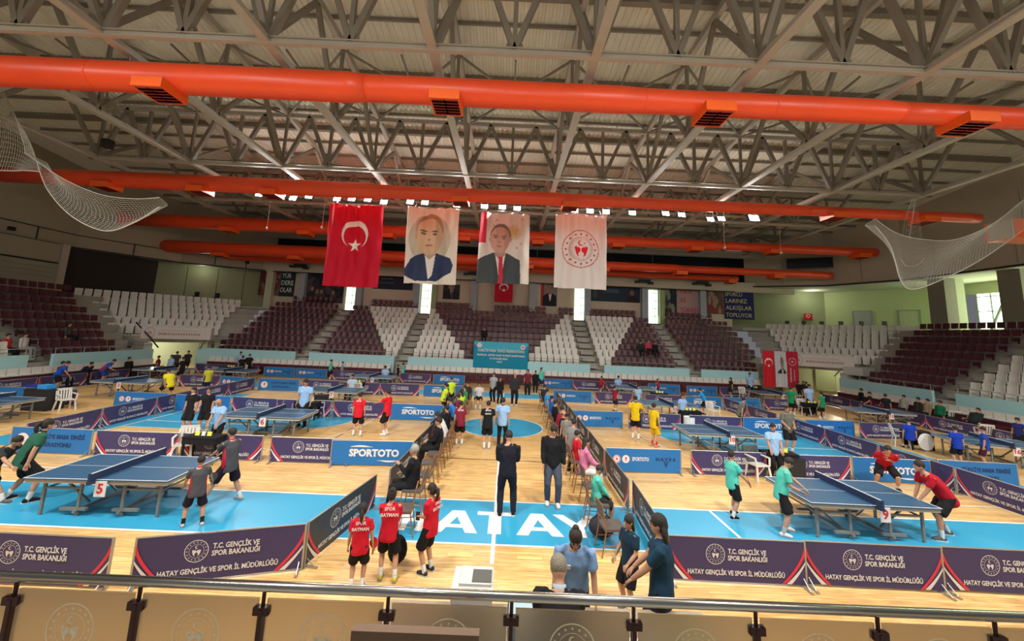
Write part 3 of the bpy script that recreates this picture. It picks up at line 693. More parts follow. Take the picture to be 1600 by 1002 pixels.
hang('white flag with a round red emblem, rightmost of the four', [(868, 333), (946, 337), (866, 450), (947, 453)], ministry_flag, 4)

# ------------------------------------------------------------------ floodlights on the lighting bar
hot = mat('floodlight_lens', (1, .97, .88), rough=.3, var=0, emit=45)
fl = [(405, 303), (440, 307), (458, 309), (483, 306), (527, 310), (550, 310), (575, 311), (600, 315), (641, 315), (664, 316), (714, 320), (757, 322), (785, 323), (808, 325), (898, 328), (922, 329), (947, 330), (988, 332), (1040, 333), (1065, 335), (1110, 342), (1127, 341), (1178, 340)]
names_fl = ['first of the four left of the red flag', 'second of the four left of the red flag', 'third of the four left of the red flag', 'beside the top left corner of the red flag', 'first above the red flag', 'second above the red flag', 'third above the red flag', 'at the top right corner of the red flag', 'at the top left of the blue coat portrait flag', 'second above the blue coat portrait flag', 'at the top right of the blue coat portrait flag', 'first above the grey suit portrait flag', 'second above the grey suit portrait flag', 'third above the grey suit portrait flag', 'first above the round emblem flag', 'second above the round emblem flag', 'third above the round emblem flag', 'just right of the round emblem flag', 'first of the pair far right of the flags', 'second of the pair far right of the flags', 'first of the twin lamps under the bar', 'second of the twin lamps under the bar', 'the brightest, furthest right']
lp = None
for i, (p, nm) in enumerate(zip(fl, names_fl)):
    x, z = fy(p[0], p[1], 26.0)
    t = thing('floodlight', 'bright hall floodlight, '+nm, 'floodlight', (x, 26, z), group='floodlights on the lighting bar')
    big = 1.45 if i == 22 else 1
    R = Matrix.Rotation(-.45, 3, 'X')
    MB().box((0, .12, 0), (.48*big, .2, .36*big), R=R).box((0, .24, 0), (.3, .12, .22), R=R).build('lamp_housing', mat('dark_lamp_housing', (.06, .06, .06)), t)
    MB().box((0, -.0, -.03), (.44*big, .03, .32*big), R=R).build('lamp_lens', hot, t)
    zt_ = 13.02-z
    MB().bar((-.24, .1, 0), (-.24, .1, zt_), .03).bar((.24, .1, 0), (.24, .1, zt_), .03).bar((-.24, .12, zt_), (.24, .12, zt_), .05).build('lamp_bracket', steell, t)
    if i % 2 == 0: lamp('floodlight_beam', 'SPOT', (x, 25.85, z-.08), 1100, .15, target=(x*.7, 12, 0), spot=2.3)
bar = MB().box((-.4, 26.15, 13.05), (36, .12, .12)).box((-.4, 27.2, 13.05), (36, .12, .12))
for i in range(31): bar.box((-18.4+i*1.2, 26.65, 13.05), (.05, 1.0, .05))
tag(bar.build('lighting_walkway', steell), 'long steel lighting walkway carrying the floodlights above the flags', 'walkway')
for px, py in ((417, 357), (503, 356), (1132, 387), (1220, 395)):
    x, z = fy(px, py, 26.15)
    t = thing('hanging_microphone', 'small hanging cable with a weight, near '+{417: 'the lamps left of the red flag', 503: 'the left edge of the red flag', 1132: 'the twin lamps on the right', 1220: 'the right end of the third duct'}[px], 'hanging cable', (x, 26.15, z))
    MB().tube([(0, 0, 0), (0, 0, 13-z)], .012, 5).build('cable', steell, t); MB().ell((0, 0, 0), (.09, .09, .12)).build('weight', alu, t)

# ------------------------------------------------------------------ posters and screens on the far wall
def wallprint(label, x0, y0, x1, y1, fn, name='wall_poster', cat='poster', Y=None, res=26, texts=(), tm=None):
    Y = Y or YB-.1; X0, Z1 = fy(x0, y0, Y); X1, _ = fy(x1, y0+(x1-x0)*.045, Y); _, Z0 = fy(x0, y1, Y); w = X1-X0; h = Z1-Z0
    t = thing(name, label, cat, ((X0+X1)/2, Y, Z1)); nx = max(8, int(w*res)); ny = max(8, int(h*res))
    cloth_print('printed_sheet', w, h, nx, ny, fn, None, t, th=.03)
    for s, tx, u, v, ww in texts:
        me = text_mesh(tx, s*h, tm, bold=.006, w=ww*w if ww else None); link('lettering', me, t, ((u-.5)*w, -.03, (v-1)*h))
    return t
def crowd(seed, cols, bg):
    def f(u, v):
        r = np.random.RandomState(seed); c = base(u, bg)
        for k in range(26):
            x, y, s = r.rand(), r.rand()*.9, .05+.1*r.rand(); col = cols[r.randint(len(cols))]
            fill(c, ellm(u, v, x, y, s, s*1.6), col)
        for k in range(8):
            x, y = r.rand(), .25+r.rand()*.6; fill(c, ellm(u, v, x, y-.16, .09, .14), cols[r.randint(len(cols))]); fill(c, ellm(u, v, x, y, .045, .07), (.28, .17, .12))
        return c
    return f
def plain(col): return lambda u, v: base(u, col)
tw = mat('white_print_ink', (.72, .72, .70), rough=.6, var=.02); tr = mat('red_print_ink', (.55, .02, .05), rough=.6, var=.02); ty = mat('yellow_print_ink', (.55, .52, .26), rough=.6, var=.02); tn = mat('navy_print_ink', (.02, .03, .10), rough=.6, var=.02)
wallprint('dark red crowd photo poster at the left end of the far wall', 408, 421, 439, 461, crowd(3, [(.20, .03, .03), (.10, .02, .02), (.16, .10, .08)], (.09, .03, .025)))
wallprint('dark green poster with three lines of white capitals', 440, 423, 463, 463, plain((.012, .045, .035)), texts=((.26, 'YÜR', .42, .80, .62), (.26, 'DERE', .5, .52, .80), (.26, 'OLAR', .46, .24, .8)), tm=tw)
wallprint('dark photo poster behind the lower left of the red flag', 482, 421, 540, 472, crowd(8, [(.03, .03, .05), (.02, .02, .02), (.07, .06, .06)], (.018, .018, .024)))
wallprint('dark navy sign with faint lines between the first two flags', 584, 428, 646, 451, plain((.02, .028, .045)), texts=((.14, 'SPOR', .35, .7, .3), (.14, 'HATAY', .35, .42, .4)), tm=mat('blue_grey_ink', (.10, .14, .20)))
wallprint('small dark portrait poster right of the second flag', 693, 444, 719, 467, lambda u, v: portrait(u, v, (.03, .045, .035), (.02, .022, .03), (.30, .2, .15), (.06, .05, .04), tie=(.1, .1, .2), cy=.8, sc=1.0))
wallprint('small red flag with crescent and star hanging on the far wall', 774, 436, 802, 471, lambda u, v: turkish(u, v), name='wall_flag', cat='flag', Y=YB-.7)
wallprint('portrait poster of a dark suited man with red left edge', 846, 438, 871, 478, lambda u, v: portrait(u, v, lambda a, b: np.where((a < .2)[:, None], np.array([[.42, .03, .04]]), np.array([[.22, .22, .21]])), (.015, .017, .022), (.30, .19, .14), (.04, .035, .03), cx=.55, cy=.68, sc=1.0))
def navyb(u, v):
    c = base(u, (.025, .04, .06)); fill(c, (u > .28) & (u < .58) & (np.abs(v-.72) < .14), (.07, .10, .13)); fill(c, ellm(u, v, .84, .62, .045, .2), (.22, .12, .09)); fill(c, ellm(u, v, .84, .1, .12, .36), (.03, .02, .025)); fill(c, ellm(u, v, .1, .5, .05, .3), (.06, .09, .07)); return c
wallprint('long dark navy banner with a portrait, right of the emblem flag', 922, 447, 1000, 470, navyb)
wallprint('dark photo poster right of the rightmost window strip', 1028, 446, 1057, 493, crowd(14, [(.22, .25, .20), (.02, .03, .06), (.05, .05, .05)], (.02, .03, .03)))
wallprint('pale pink poster with three lines of red capitals', 1059, 448, 1094, 494, plain((.40, .30, .29)), texts=((.22, 'FIRA', .36, .83, .5), (.22, 'LE', .24, .54, .25), (.22, 'TÜRREL', .5, .2, .86)), tm=tr)
wallprint('red and brown photo poster left of the navy and yellow poster', 1102, 452, 1130, 490, crowd(21, [(.25, .05, .04), (.10, .07, .05), (.30, .22, .16)], (.14, .08, .06)))
wallprint('navy poster with four lines of yellow capitals', 1131, 453, 1177, 498, plain((.022, .026, .12)), texts=((.2, 'SPORCU', .32, .85, .58), (.2, 'LARINIZ', .4, .62, .72), (.2, 'ALKIŞLAR', .48, .38, .88), (.2, 'TOPLUYOR', .48, .13, .88)), tm=ty)
# championship banner hung on the far stand
def sea(u, v):
    c = base(u, (.01, .25, .40)); fill(c, (v > .72) & (v > .9-.35*np.sin(u*pi)), (.06, .42, .58)); fill(c, np.hypot((u-.1), (v-.86)*.5) < .045, (.7, .6, .6)); fill(c, np.hypot((u-.9), (v-.84)*.5) < .045, (.7, .68, .66)); fill(c, np.hypot((u-.9), (v-.84)*.5) < .018, (.6, .05, .05)); return c
tb = wallprint('sea blue federation banner with white lines of text on the parapet', 741, 533, 826, 577, sea, name='event_banner', cat='banner', Y=32.1,
               texts=((.13, 'TÜRKİYE MASA TENİSİ FEDERASYONU', .5, .68, .86), (.085, 'YILDIZLAR - BÜYÜK TAKIM VE FERDİ ŞAMPİYONASI', .5, .52, .88), (.085, '15-18 KASIM 2024', .46, .4, .32), (.08, 'HATAY', .48, .29, .1)), tm=tw)
# three tall banners to the right of the far stand
def rb(label, x, fn, rz=0.):
    t = thing('vertical_banner', label, 'banner', (x, 31.0, 3.5), rz, group='tall banners in front of the right corner passage'); cloth_print('banner_cloth', .92, 2.75, 36, 90, fn, crumple(.35, int(x*7)), t); MB().tube([(-.5, 0, .02), (.5, 0, .02)], .02, 6).build('banner_pole', alu, t)
def tall(u, v):
    c = base(u, (.65, .02, .035)); x = u-.5; y = (v-.68)*3; fill(c, (x**2+y**2 < .34**2) & (x**2+(y+.08)**2 >= .28**2), WHT); fill(c, np.hypot(x, y+.28) < .09, WHT); return c
def tallm(u, v):
    c = base(u, (.5, .02, .05)); x = u-.5; y = (v-.72)*3; r = np.hypot(x, y); fill(c, (r < .33) & (r > .28), (.75, .45, .45)); fill(c, fig_mask(x/.3, y/.3), (.8, .6, .6)); fill(c, (np.abs(u-.35) < .07) & (v < .55) & (v > .15) & (np.sin(v*120) > -.4), (.75, .55, .55)); fill(c, (np.abs(u-.65) < .05) & (v < .5) & (v > .2) & (np.sin(v*160) > -.2), (.7, .5, .5)); return c
rb('tall red banner with white crescent, left of the three by the passage', 20.5, tall)
rb('tall white banner with a small dark suited figure, middle of the three', 21.45, lambda u, v: portrait(u, v, (.60, .62, .64), (.03, .035, .04), (.35, .25, .2), (.08, .07, .06), cx=.6, cy=.66, sc=.8)*(v > .38)[:, None]+base(u, (.60, .62, .64))*(v <= .38)[:, None])
rb('tall dark red banner with emblem and upright lettering, right of the three', 22.35, tallm)
# long white ministry banners over the passages
def longb(u, v):
    c = base(u, (.62, .58, .54)); x = (u-.12)*6; y = (v-.5); r = np.hypot(x, y); fill(c, (r < .42) & (r > .36), (.45, .33, .3)); fill(c, fig_mask(x/.4, y/.4), (.5, .1, .12)); fill(c, (np.abs(v-.42) < .09) & (u > .24) & (u < .85) & (np.sin(u*170) > -.6), (.42, .22, .22)); fill(c, (np.abs(v-.7) < .05) & (u > .24) & (u < .78) & (np.sin(u*190) > -.3), (.5, .42, .4)); return c
for s, (a, b) in ((-1, ((fy(222, 509, 28.9)[0], 28.9), (fy(331, 514, 31.)[0], 31.))), (1, ((fy(1236, 552, 31.3)[0], 31.3), (fy(1334, 556, 29.4)[0], 29.4)))):
    d = math.dist(a, b); t = thing('passage_banner', 'long white ministry banner above the %s corner passage' % ('left' if s < 0 else 'right'), 'banner', ((a[0]+b[0])/2, (a[1]+b[1])/2, 3.36), math.atan2(b[1]-a[1], b[0]-a[0]))
    cloth_print('banner_cloth', d, .92, 150, 30, longb, None, t, th=.05)
    o = struct('passage_lintel', MB().box((0, .62, -.45), (d+.2, .4, .9)), concrete, loc=t.location); o.rotation_euler = t.rotation_euler

# ------------------------------------------------------------------ ledge seats and speakers on the concourse
for s, L in ((-1, [(237, 454), (271, 457), (308, 459), (340, 461), (204, 449)]), (1, [(1230, 504), (1256, 504), (1284, 505), (1314, 505), (1346, 505), (1382, 505), (1469, 506), (1505, 505), (1543, 503), (1586, 502)])):
    for k, (px, py) in enumerate(L):
        d = 38.5 if s < 0 else 40.5-max(0, (px-1230))*.026
        x, z = fy(px, py, d)
        t = thing('concourse_chair', 'dark chair on the ledge above the %s corner, %s' % ('left' if s < 0 else 'right', ['furthest left', 'second', 'third', 'fourth', 'fifth', 'sixth', 'seventh by the window', 'eighth by the window', 'ninth by the column', 'last on the right'][k]+' in line'), 'chair', (x, d, z-.6), group='dark chairs on the concourse ledge')
        MB().box((0, 0, .55), (.42, .06, .45)).box((0, -.2, .3), (.42, .4, .06)).build('seat_shell', black, t)
        for q in (-.18, .18): MB().box((q, 0, .3-(z-.6-5.55)/2-.15), (.03, .03, (z-.6-5.55)+.3)).build('leg', black, t)
for k, (px, py) in enumerate(((378, 409), (469, 417), (740, 429), (1007, 441), (1097, 444), (5, 355))):
    Y = 39.4 if k < 5 else 27; x, z = fy(px, py, Y); t = thing('wall_projector', 'black bracketed spotlight cluster on the wall, '+['beside the pale column at left', 'above the green lettered poster', 'between the portrait flags', 'above the rightmost window strip', 'above the pink lettered poster', 'on the left side wall'][k], 'spotlight', (x, Y, z))
    MB().box((0, 0, .1), (1.1, .5, .3)).build('housing', black, t); MB().box((-.75, -.1, 0), (.5, .35, .2)).build('side_lamp', black, t); MB().box((.6, -.1, -.1), (.5, .3, .25)).build('side_lamp', black, t)
x, z = fy(168, 225, 20); t = thing('ceiling_speaker', 'small black round loudspeaker under the left roof truss', 'speaker', (x, 20, z)); MB().cyl((0, 0, 0), .28, .4, 14).build('speaker_body', black, t); MB().bar((0, 0, .2), (0, 0, 2.6), .04).build('hanger', steelp, t)
wallprint('small red flag with crescent on the green wall of the right corner', 1256, 490, 1269, 500, lambda u, v: turkish(u, v, False), name='wall_flag', cat='flag', Y=41.5, res=30)

# ------------------------------------------------------------------ protective nets looped up at both sides
netm = mat('pale_net_cord', (.50, .49, .43), rough=.9)
def net(label, top, bottom, n_long, n_cross, Y0, dY, r=.011):
    # a sheet of netting between two hanging edge curves given in the plane y = Y0
    def curve(P, t):
        P = [np.array(p, float) for p in P]
        q = t*(len(P)-1); i = min(int(q), len(P)-2); f = q-i
        p0 = P[max(i-1, 0)]; p1 = P[i]; p2 = P[i+1]; p3 = P[min(i+2, len(P)-1)]
        return .5*((2*p1)+(-p0+p2)*f+(2*p0-5*p1+4*p2-p3)*f*f+(-p0+3*p1-3*p2+p3)*f**3)
    T = thing('protective_net', label, 'net', (0, 0, 0))
    def pt(u, v):
        a = curve(top, u); b = curve(bottom, u); p = a*(1-v)+b*v
        return (p[0], Y0+dY*math.sin(v*pi)*.6+.25*math.sin(u*9+v*4)*.3+dY*v*.5, p[1])
    mb = MB()
    for i in range(n_long+1): mb.tube([pt(k/26, i/n_long) for k in range(27)], r, 3, caps=False)
    for j in range(n_cross+1): mb.tube([pt(j/n_cross, k/6) for k in range(7)], r*.8, 3, caps=False)
    tag(mb.build('netting', netm, T), kind='stuff')
    MB().tube([pt(k/40, 1) for k in range(41)], r*3.2, 6).build('edge_rope', netm, T)
    MB().tube([pt(k/40, 0) for k in range(41)], r*2.2, 6).build('edge_rope', netm, T)
F2 = lambda px, py, Y=15.: fy(px, py, Y)
net('white protective net looped up at the upper left, lower fold', [F2(38, 238), (F2(70, 262)), F2(110, 285), F2(160, 305), F2(205, 310), F2(248, 308)], [F2(42, 246), F2(60, 295), F2(95, 335), F2(150, 357), F2(200, 343), F2(234, 318)], 20, 44, 15, .8, .0065)
net('white protective net gathered at the left edge, upper fold', [F2(-40, 130), F2(-10, 135), F2(10, 150), F2(25, 180), F2(32, 215), F2(38, 238)], [F2(-40, 262), F2(-20, 262), F2(0, 261), F2(15, 262), F2(30, 263), F2(46, 263)], 16, 30, 15, .6, .0065)
F3 = lambda px, py: fy(px, py, 17.)
net('white protective net looped up at the upper right, in front of the columns', [F3(1368, 342), F3(1400, 362), F3(1440, 374), F3(1490, 375), F3(1550, 350), F3(1602, 312), F3(1650, 280)], [F3(1376, 350), F3(1402, 385), F3(1422, 438), F3(1446, 450), F3(1500, 428), F3(1560, 394), F3(1650, 330)], 30, 70, 17, .7, .0065)
net('thin upright veil above the right protective net', [F3(1446, 305), F3(1448, 305), F3(1450, 305), F3(1453, 305)], [F3(1425, 400), F3(1438, 410), F3(1452, 412), F3(1468, 400)], 10, 12, 17.6, .1, .003)
x, z = fy(1590, 362, 19); t = thing('supply_unit', 'large orange supply box with a cream edge at the right edge', 'air duct', (x, 19, z)); MB().box((0, 0, 0), (1.9, 1.2, .95)).build('unit_casing', ductb, t); MB().box((-.98, -.1, 0), (.1, 1.0, .9)).build('cream_edge', cream, t); MB().tube([(.4, 0, .4), (.4, 0, 1.5+12.9-z-1.5)], .05, 6).build('hanger', steelp, t)

# ------------------------------------------------------------------ foreground railing with frosted panels
RY = 2.5
def frosted():
    m = bpy.data.materials.new('frosted_glass'); m.use_nodes = True; nt = m.node_tree; p = nt.nodes['Principled BSDF']; L = nt.links
    no = nt.nodes.new('ShaderNodeTexNoise'); no.inputs['Scale'].default_value = 260; b = nt.nodes.new('ShaderNodeBump'); b.inputs['Strength'].default_value = .15
    L.new(no.outputs['Fac'], b.inputs['Height']); L.new(b.outputs[0], p.inputs['Normal'])
    p.inputs['Base Color'].default_value = (.60, .52, .40, 1); p.inputs['Roughness'].default_value = .55; p.inputs['Transmission Weight'].default_value = .72; p.inputs['IOR'].default_value = 1.15
    return m
frost = frosted(); etched = mat('clear_etched_emblem', (.95, .84, .58), rough=.3, var=.03)
railm = mat('polished_rail_steel', (.60, .58, .54), rough=.22, metal=1., var=.04); postm = mat('dark_bronze_post', (.055, .018, .014), rough=.35, metal=.4)
def emblem_mesh(R, m, full=True):
    mb = MB(); n = 48
    def ring(r0, r1):
        vs = []
        for i in range(n):
            a = 2*pi*i/n; vs += [(r0*math.cos(a), 0, r0*math.sin(a)), (r1*math.cos(a), 0, r1*math.sin(a))]
        mb.add(vs, [(2*i, 2*i+1, (2*i+3) % (2*n), (2*i+2) % (2*n)) for i in range(n)])
    ring(R*.94, R); ring(R*.60, R*.625)
    for k in range(16):
        a = 2*pi*k/16+pi/2; P = []
        for q in range(10):
            rr = R*(.075 if q % 2 == 0 else .032); b = pi/2+q*pi/5; P.append((R*.79*math.cos(a)+rr*math.cos(b), 0, R*.79*math.sin(a)+rr*math.sin(b)))
        mb.add(P, [tuple(range(10))])
    P = []                                                                   # crescent
    for i in range(17): a = math.radians(60+i*240/16); P.append((R*.15*math.cos(a), 0, R*(.34+.15*math.sin(a))))
    for i in range(17): a = math.radians(300-i*240/16); P.append((R*(.045+.115*math.cos(a)), 0, R*(.34+.115*math.sin(a))))
    for i in range(16): mb.add([P[i], P[i+1], P[32-i], P[33-i]], [(0, 1, 2, 3)])
    for s in (-1, 1):
        mb.add([(s*R*.27+R*.095*math.cos(j*pi/6), 0, R*.02+R*.095*math.sin(j*pi/6)) for j in range(12)], [tuple(range(12))])
        for P in ([(.02, .03), (.14, .1), (.34, -.08), (.16, -.25), (.02, -.12)], [(.34, -.08), (.26, -.32), (.12, -.46), (.16, -.25)]): mb.add([(s*x*R, 0, z*R) for x, z in P], [tuple(range(len(P)))])
    me = mb.mesh('emblem', m); return me
posts = [(30, 896), (222, 905), (415, 913), (608, 921), (800, 930), (990, 940), (1180, 949), (1370, 959), (1553, 967)]
PX = [fy(px, py, RY)[0] for px, py in posts]; PX = [PX[0]-.70]+PX+[PX[-1]+.68]
t = thing('steel_railing', 'stainless steel stand railing across the bottom with bronze posts and frosted panels', 'railing', (0, RY, 1.3))
ZR = 1.19
MB().tube([(-3.8, 0, ZR), (3.9, 0, ZR)], .0265, 16).build('top_rail', railm, t, smooth=True)
em = emblem_mesh(.135, etched)
where = ['far left edge', 'first full panel from the left', 'second from the left', 'third from the left', 'just left of the middle', 'right of the middle', 'third from the right', 'second from the right', 'near the right', 'right edge']
for i, x in enumerate(PX):
    b = MB().box((x, 0, .55), (.022, .05, 1.06)).tube([(x, 0, 1.06), (x, 0, 1.17)], .011, 8)
    pm = b.build('post', postm, t)
    for z in (1.07, .35):
        MB().box((x, -.005, z), (.088, .035, .042)).build('glass_clamp', postm, pm)
    if i < len(PX)-1:
        w = PX[i+1]-x
        g = MB().box((x+w/2, 0, .60), (w-.05, .012, 1.06)).build('frosted_panel', frost, t)
        e = link('etched_emblem', em, g, (x+w/2, -.009, .935))
MB().box((0, 0, -.02), (8, .1, .06)).build('bottom_rail', railm, t)
struct('floor_viewing_deck', MB().box((0, -1, 1.2), (14, 7.1, .2)), concrete)
t = thing('wooden_bench', 'blurred brown wooden bench back at the bottom edge in front of the railing', 'bench', (fy(650, 990, 2.15)[0], 2.15, 1.3))
w_ = MB().box((0, 0, fy(650, 984, 2.15)[1]-1.3-.06), (.62, .05, .12)); w_.build('backrest', mat('brown_bench_wood', (.20, .12, .07), rough=.6), t)
for q in (-.2, .2): MB().box((q, .04, .6), (.04, .03, 1.2)).build('leg', wood, t)
MB().box((0, -.2, .44), (.5, .4, .04)).build('seat', wood, t)
# ------------------------------------------------------------------ court surrounds (barriers)
BW, BH = 2.33, .70
navy = mat('navy_purple_banner_cloth', (.044, .035, .118), rough=.55, var=.1, scale=2); navyd = mat('dark_slate_banner_cloth', (.03, .035, .048), rough=.5, var=.1)
blue = mat('royal_blue_banner_cloth', (.012, .15, .42), rough=.5, var=.08, scale=2)
inkw = mat('white_banner_ink', (.70, .68, .68), rough=.6, var=.02); inkr = mat('red_banner_ink', (.66, .03, .06), rough=.6, var=.02); inkd = mat('dark_banner_ink', (.01, .03, .12), rough=.6)
inkp = mat('pale_disc_ink', (.72, .66, .62), rough=.6)
frame = mat('barrier_frame', (.42, .40, .36), rough=.4, metal=.6)
def both(me, key):        # the same print on the back face too, turned round
    k = ('both', key)
    if k in _T: return _T[k]
    n = len(me.vertices); co = np.empty(n*3); me.vertices.foreach_get('co', co); co = co.reshape(-1, 3); b = co*np.array([-1, -1, 1]); P = [tuple(p.vertices) for p in me.polygons]
    m2 = bpy.data.meshes.new(me.name); m2.from_pydata(np.concatenate([co, b]).tolist(), [], P+[tuple(i+n for i in p) for p in P])
    for m in me.materials: m2.materials.append(m)
    _T[k] = m2; return m2
def shift(me, dx, dy, dz, key):
    k = ('shift', key)
    if k in _T: return _T[k]
    m2 = me.copy(); m2.transform(Matrix.Translation((dx, dy, dz))); _T[k] = m2; return m2
D_ = -.014
def panel(m):
    mb = MB(); nx, nz = 12, 3; vs = []; 
    for t in (-1, 1):
        for j in range(nz+1):
            for i in range(nx+1):
                u = i/nx; v = j/nz; vs.append(((u-.5)*BW*.985, t*.008+.004*math.sin(u*pi*3+1), .035+(BH-.035)*v-.012*math.sin(u*pi)*(v == 1)))
    q = (nx+1)*(nz+1); fs = []
    for j in range(nz):
        for i in range(nx):
            a = j*(nx+1)+i; fs += [(a, a+1, a+nx+2, a+nx+1), (q+a, q+a+nx+1, q+a+nx+2, q+a+1)]
    ed = [i for i in range(nx+1)]+[j*(nx+1)+nx for j in range(1, nz+1)]+[nz*(nx+1)+i for i in range(nx-1, -1, -1)]+[j*(nx+1) for j in range(nz-1, 0, -1)]
    for i in range(len(ed)): a, b = ed[i], ed[(i+1) % len(ed)]; fs.append((a, q+a, q+b, b))
    return mb.add(vs, fs).mesh('banner_cloth', m)
def swoosh(dirn, m, kind):
    mb = MB(); n = 14; vs = []
    for i in range(n+1):
        t = i/n; x = BW/2*.985-.34*(t**1.6)-.005; z = .60-.555*t
        if kind == 'r': w = .02+.07*t; a, b = x-w*.7, x+.03*(1-t)
        else: x += .075+.02*t; w = .085*t**1.5; a, b = x-w+.004, x+.006
        x0 = min(a, BW/2*.985-.004); x1 = min(b, BW/2*.985-.004); vs += [(dirn*x0, D_, z), (dirn*x1, D_, z)]
    mb.add(vs, [(2*i, 2*i+1, 2*i+3, 2*i+2) for i in range(n)]); return mb
ministry = emblem_mesh(.16, inkw)
PARTS = {}
def mk(kind):
    if kind in PARTS: return PARTS[kind]
    L = []
    if kind in ('ministry', 'slate'):
        L.append(('banner_cloth', panel(navy if kind == 'ministry' else navyd)))
        L.append(('printed_emblem', both(shift(ministry, -.36, D_, .45, 'me'), 'me')))
        a = shift(text_mesh('T.C. GENÇLİK VE', .105, inkw, bold=.0025, depth=.001, w=.64), .175, D_, .50, 'm1'); b = shift(text_mesh('SPOR BAKANLIĞI', .105, inkw, bold=.0025, depth=.001, w=.66), .18, D_, .395, 'm2'); c = shift(text_mesh('HATAY GENÇLİK VE SPOR İL MÜDÜRLÜĞÜ', .1, inkw, bold=.0025, depth=.001, w=1.62), -.02, D_, .165, 'm3')
        for k, q in enumerate((a, b, c)): L.append(('lettering', both(q, 'mt%d' % k)))
        r = swoosh(1, inkr, 'r').add(swoosh(-1, inkr, 'r').v, swoosh(-1, inkr, 'r').f).mesh('red_stripe', inkr); w = swoosh(1, inkw, 'w').add(swoosh(-1, inkw, 'w').v, swoosh(-1, inkw, 'w').f).mesh('white_stripe', inkw)
        L.append(('red_stripe', both(r, 'rs'))); L.append(('white_stripe', both(w, 'ws')))
    elif kind == 'toto':
        L.append(('banner_cloth', panel(blue)))
        L.append(('lettering', both(shift(text_mesh('SPORTOTO', .27, inkw, bold=.012, depth=.001, w=1.42), .06, D_, .36, 't1'), 't1')))
        mb = MB()
        for sx, x0, z0, s in ((1, -.62, .53, 1), (1, .78, .17, -1)):
            P = [(x0+.62*s*t/8, D_, z0+s*.045*math.sin(pi*min(1, t/8*1.1))*.9+s*.01) for t in range(9)]+[(x0+.62*s*t/8, D_, z0+s*.0*t) for t in range(8, -1, -1)]
            for i in range(8): mb.add([P[i], P[i+1], P[16-i], P[17-i]], [(0, 1, 2, 3)])
        L.append(('white_stripe', both(mb.mesh('swoosh', inkw), 'tsw')))
    elif kind == 'duo':
        L.append(('banner_cloth', panel(blue)))
        dm = MB()
        for x in (-.83, -.55): dm.add([(x+.115*math.cos(j*pi/12), D_, .40+.115*math.sin(j*pi/12)) for j in range(24)], [tuple(range(24))])
        L.append(('printed_disc', both(dm.mesh('discs', inkp), 'discs')))
        rm = MB()
        for x in (-.83,):
            n = 24; vs = []
            for i in range(n): a = 2*pi*i/n; vs += [(x+.085*math.cos(a), D_*1.1, .40+.085*math.sin(a)), (x+.10*math.cos(a), D_*1.1, .40+.10*math.sin(a))]
            rm.add(vs, [(2*i, 2*i+1, (2*i+3) % (2*n), (2*i+2) % (2*n)) for i in range(n)])
            rm.add([(x+.03*math.cos(j*pi/6), D_*1.1, .40+.035*math.sin(j*pi/6)) for j in range(12)], [tuple(range(12))])
        rm.add([(-.55+px_*.1, D_*1.1, .40+pz_*.1) for px_, pz_ in ((-.3, .1), (-.1, .6), (.25, .55), (.35, .1), (.1, -.25), (.15, -.6), (-.15, -.6), (-.05, -.2))], [tuple(range(8))])
        L.append(('printed_logo', both(rm.mesh('logo', inkr), 'logo')))
        L.append(('lettering', both(shift(text_mesh('SPORTOTO', .15, inkw, bold=.004, depth=.001, w=.52), -.1, D_, .40, 'd1'), 'd1')))
        L.append(('dark_lettering', both(shift(text_mesh('N A V E A', .13, inkd, bold=.004, depth=.001, w=.62), .68, D_, .41, 'd2'), 'd2')))
        vm = MB().add([(.62, D_, .36), (.66, D_, .36), (.69, D_, .24), (.72, D_, .36), (.76, D_, .36), (.69, D_, .17)], [(0, 1, 2, 5), (5, 2, 3, 4)])
        L.append(('dark_logo', both(vm.mesh('dark_logo', inkd), 'vm')))
    elif kind == 'tenis':
        L.append(('banner_cloth', panel(blue)))
        dm = MB().add([(-.82+.19*math.cos(j*pi/12), D_, .36+.19*math.sin(j*pi/12)) for j in range(24)], [tuple(range(24))])
        L.append(('printed_disc', both(dm.mesh('disc', inkp), 'disc1')))
        rm = MB().add([(-.82+px_*.16, D_*1.1, .37+pz_*.16) for px_, pz_ in ((-.3, .1), (-.1, .6), (.25, .55), (.35, .1), (.1, -.25), (.15, -.6), (-.15, -.6), (-.05, -.2))], [tuple(range(8))])
        L.append(('printed_logo', both(rm.mesh('logo', inkr), 'logo1')))
        L.append(('dark_lettering', both(shift(text_mesh('TÜRKİYE MASA TENİSİ', .16, inkd, bold=.004, depth=.001, w=1.4), .25, D_, .47, 'e1'), 'e1')))
        L.append(('dark_lettering', both(shift(text_mesh('FEDERASYONU', .16, inkd, bold=.004, depth=.001, w=.95), .1, D_, .25, 'e2'), 'e2')))
    L.append(('top_tube', MB().tube([(-BW/2, 0, BH+.005), (BW/2, 0, BH+.005)], .012, 6).mesh('tube', frame if kind != 'ministry' else frame)))
    po = MB().box((0, 0, BH/2+.01), (.028, .028, BH)).mesh('post', frame); fo = MB().box((0, 0, .015), (.04, .42, .02)).bar((0, -.16, .02), (0, 0, .14), .012).bar((0, .16, .02), (0, 0, .14), .012).mesh('foot', frame)
    PARTS[kind] = (L, po, fo); return PARTS[kind]
WORDS = {'ministry': 'navy ministry barrier', 'slate': 'dark slate ministry barrier', 'toto': 'royal blue barrier with big white wordmark', 'duo': 'blue two logo barrier', 'tenis': 'blue table tennis federation barrier'}
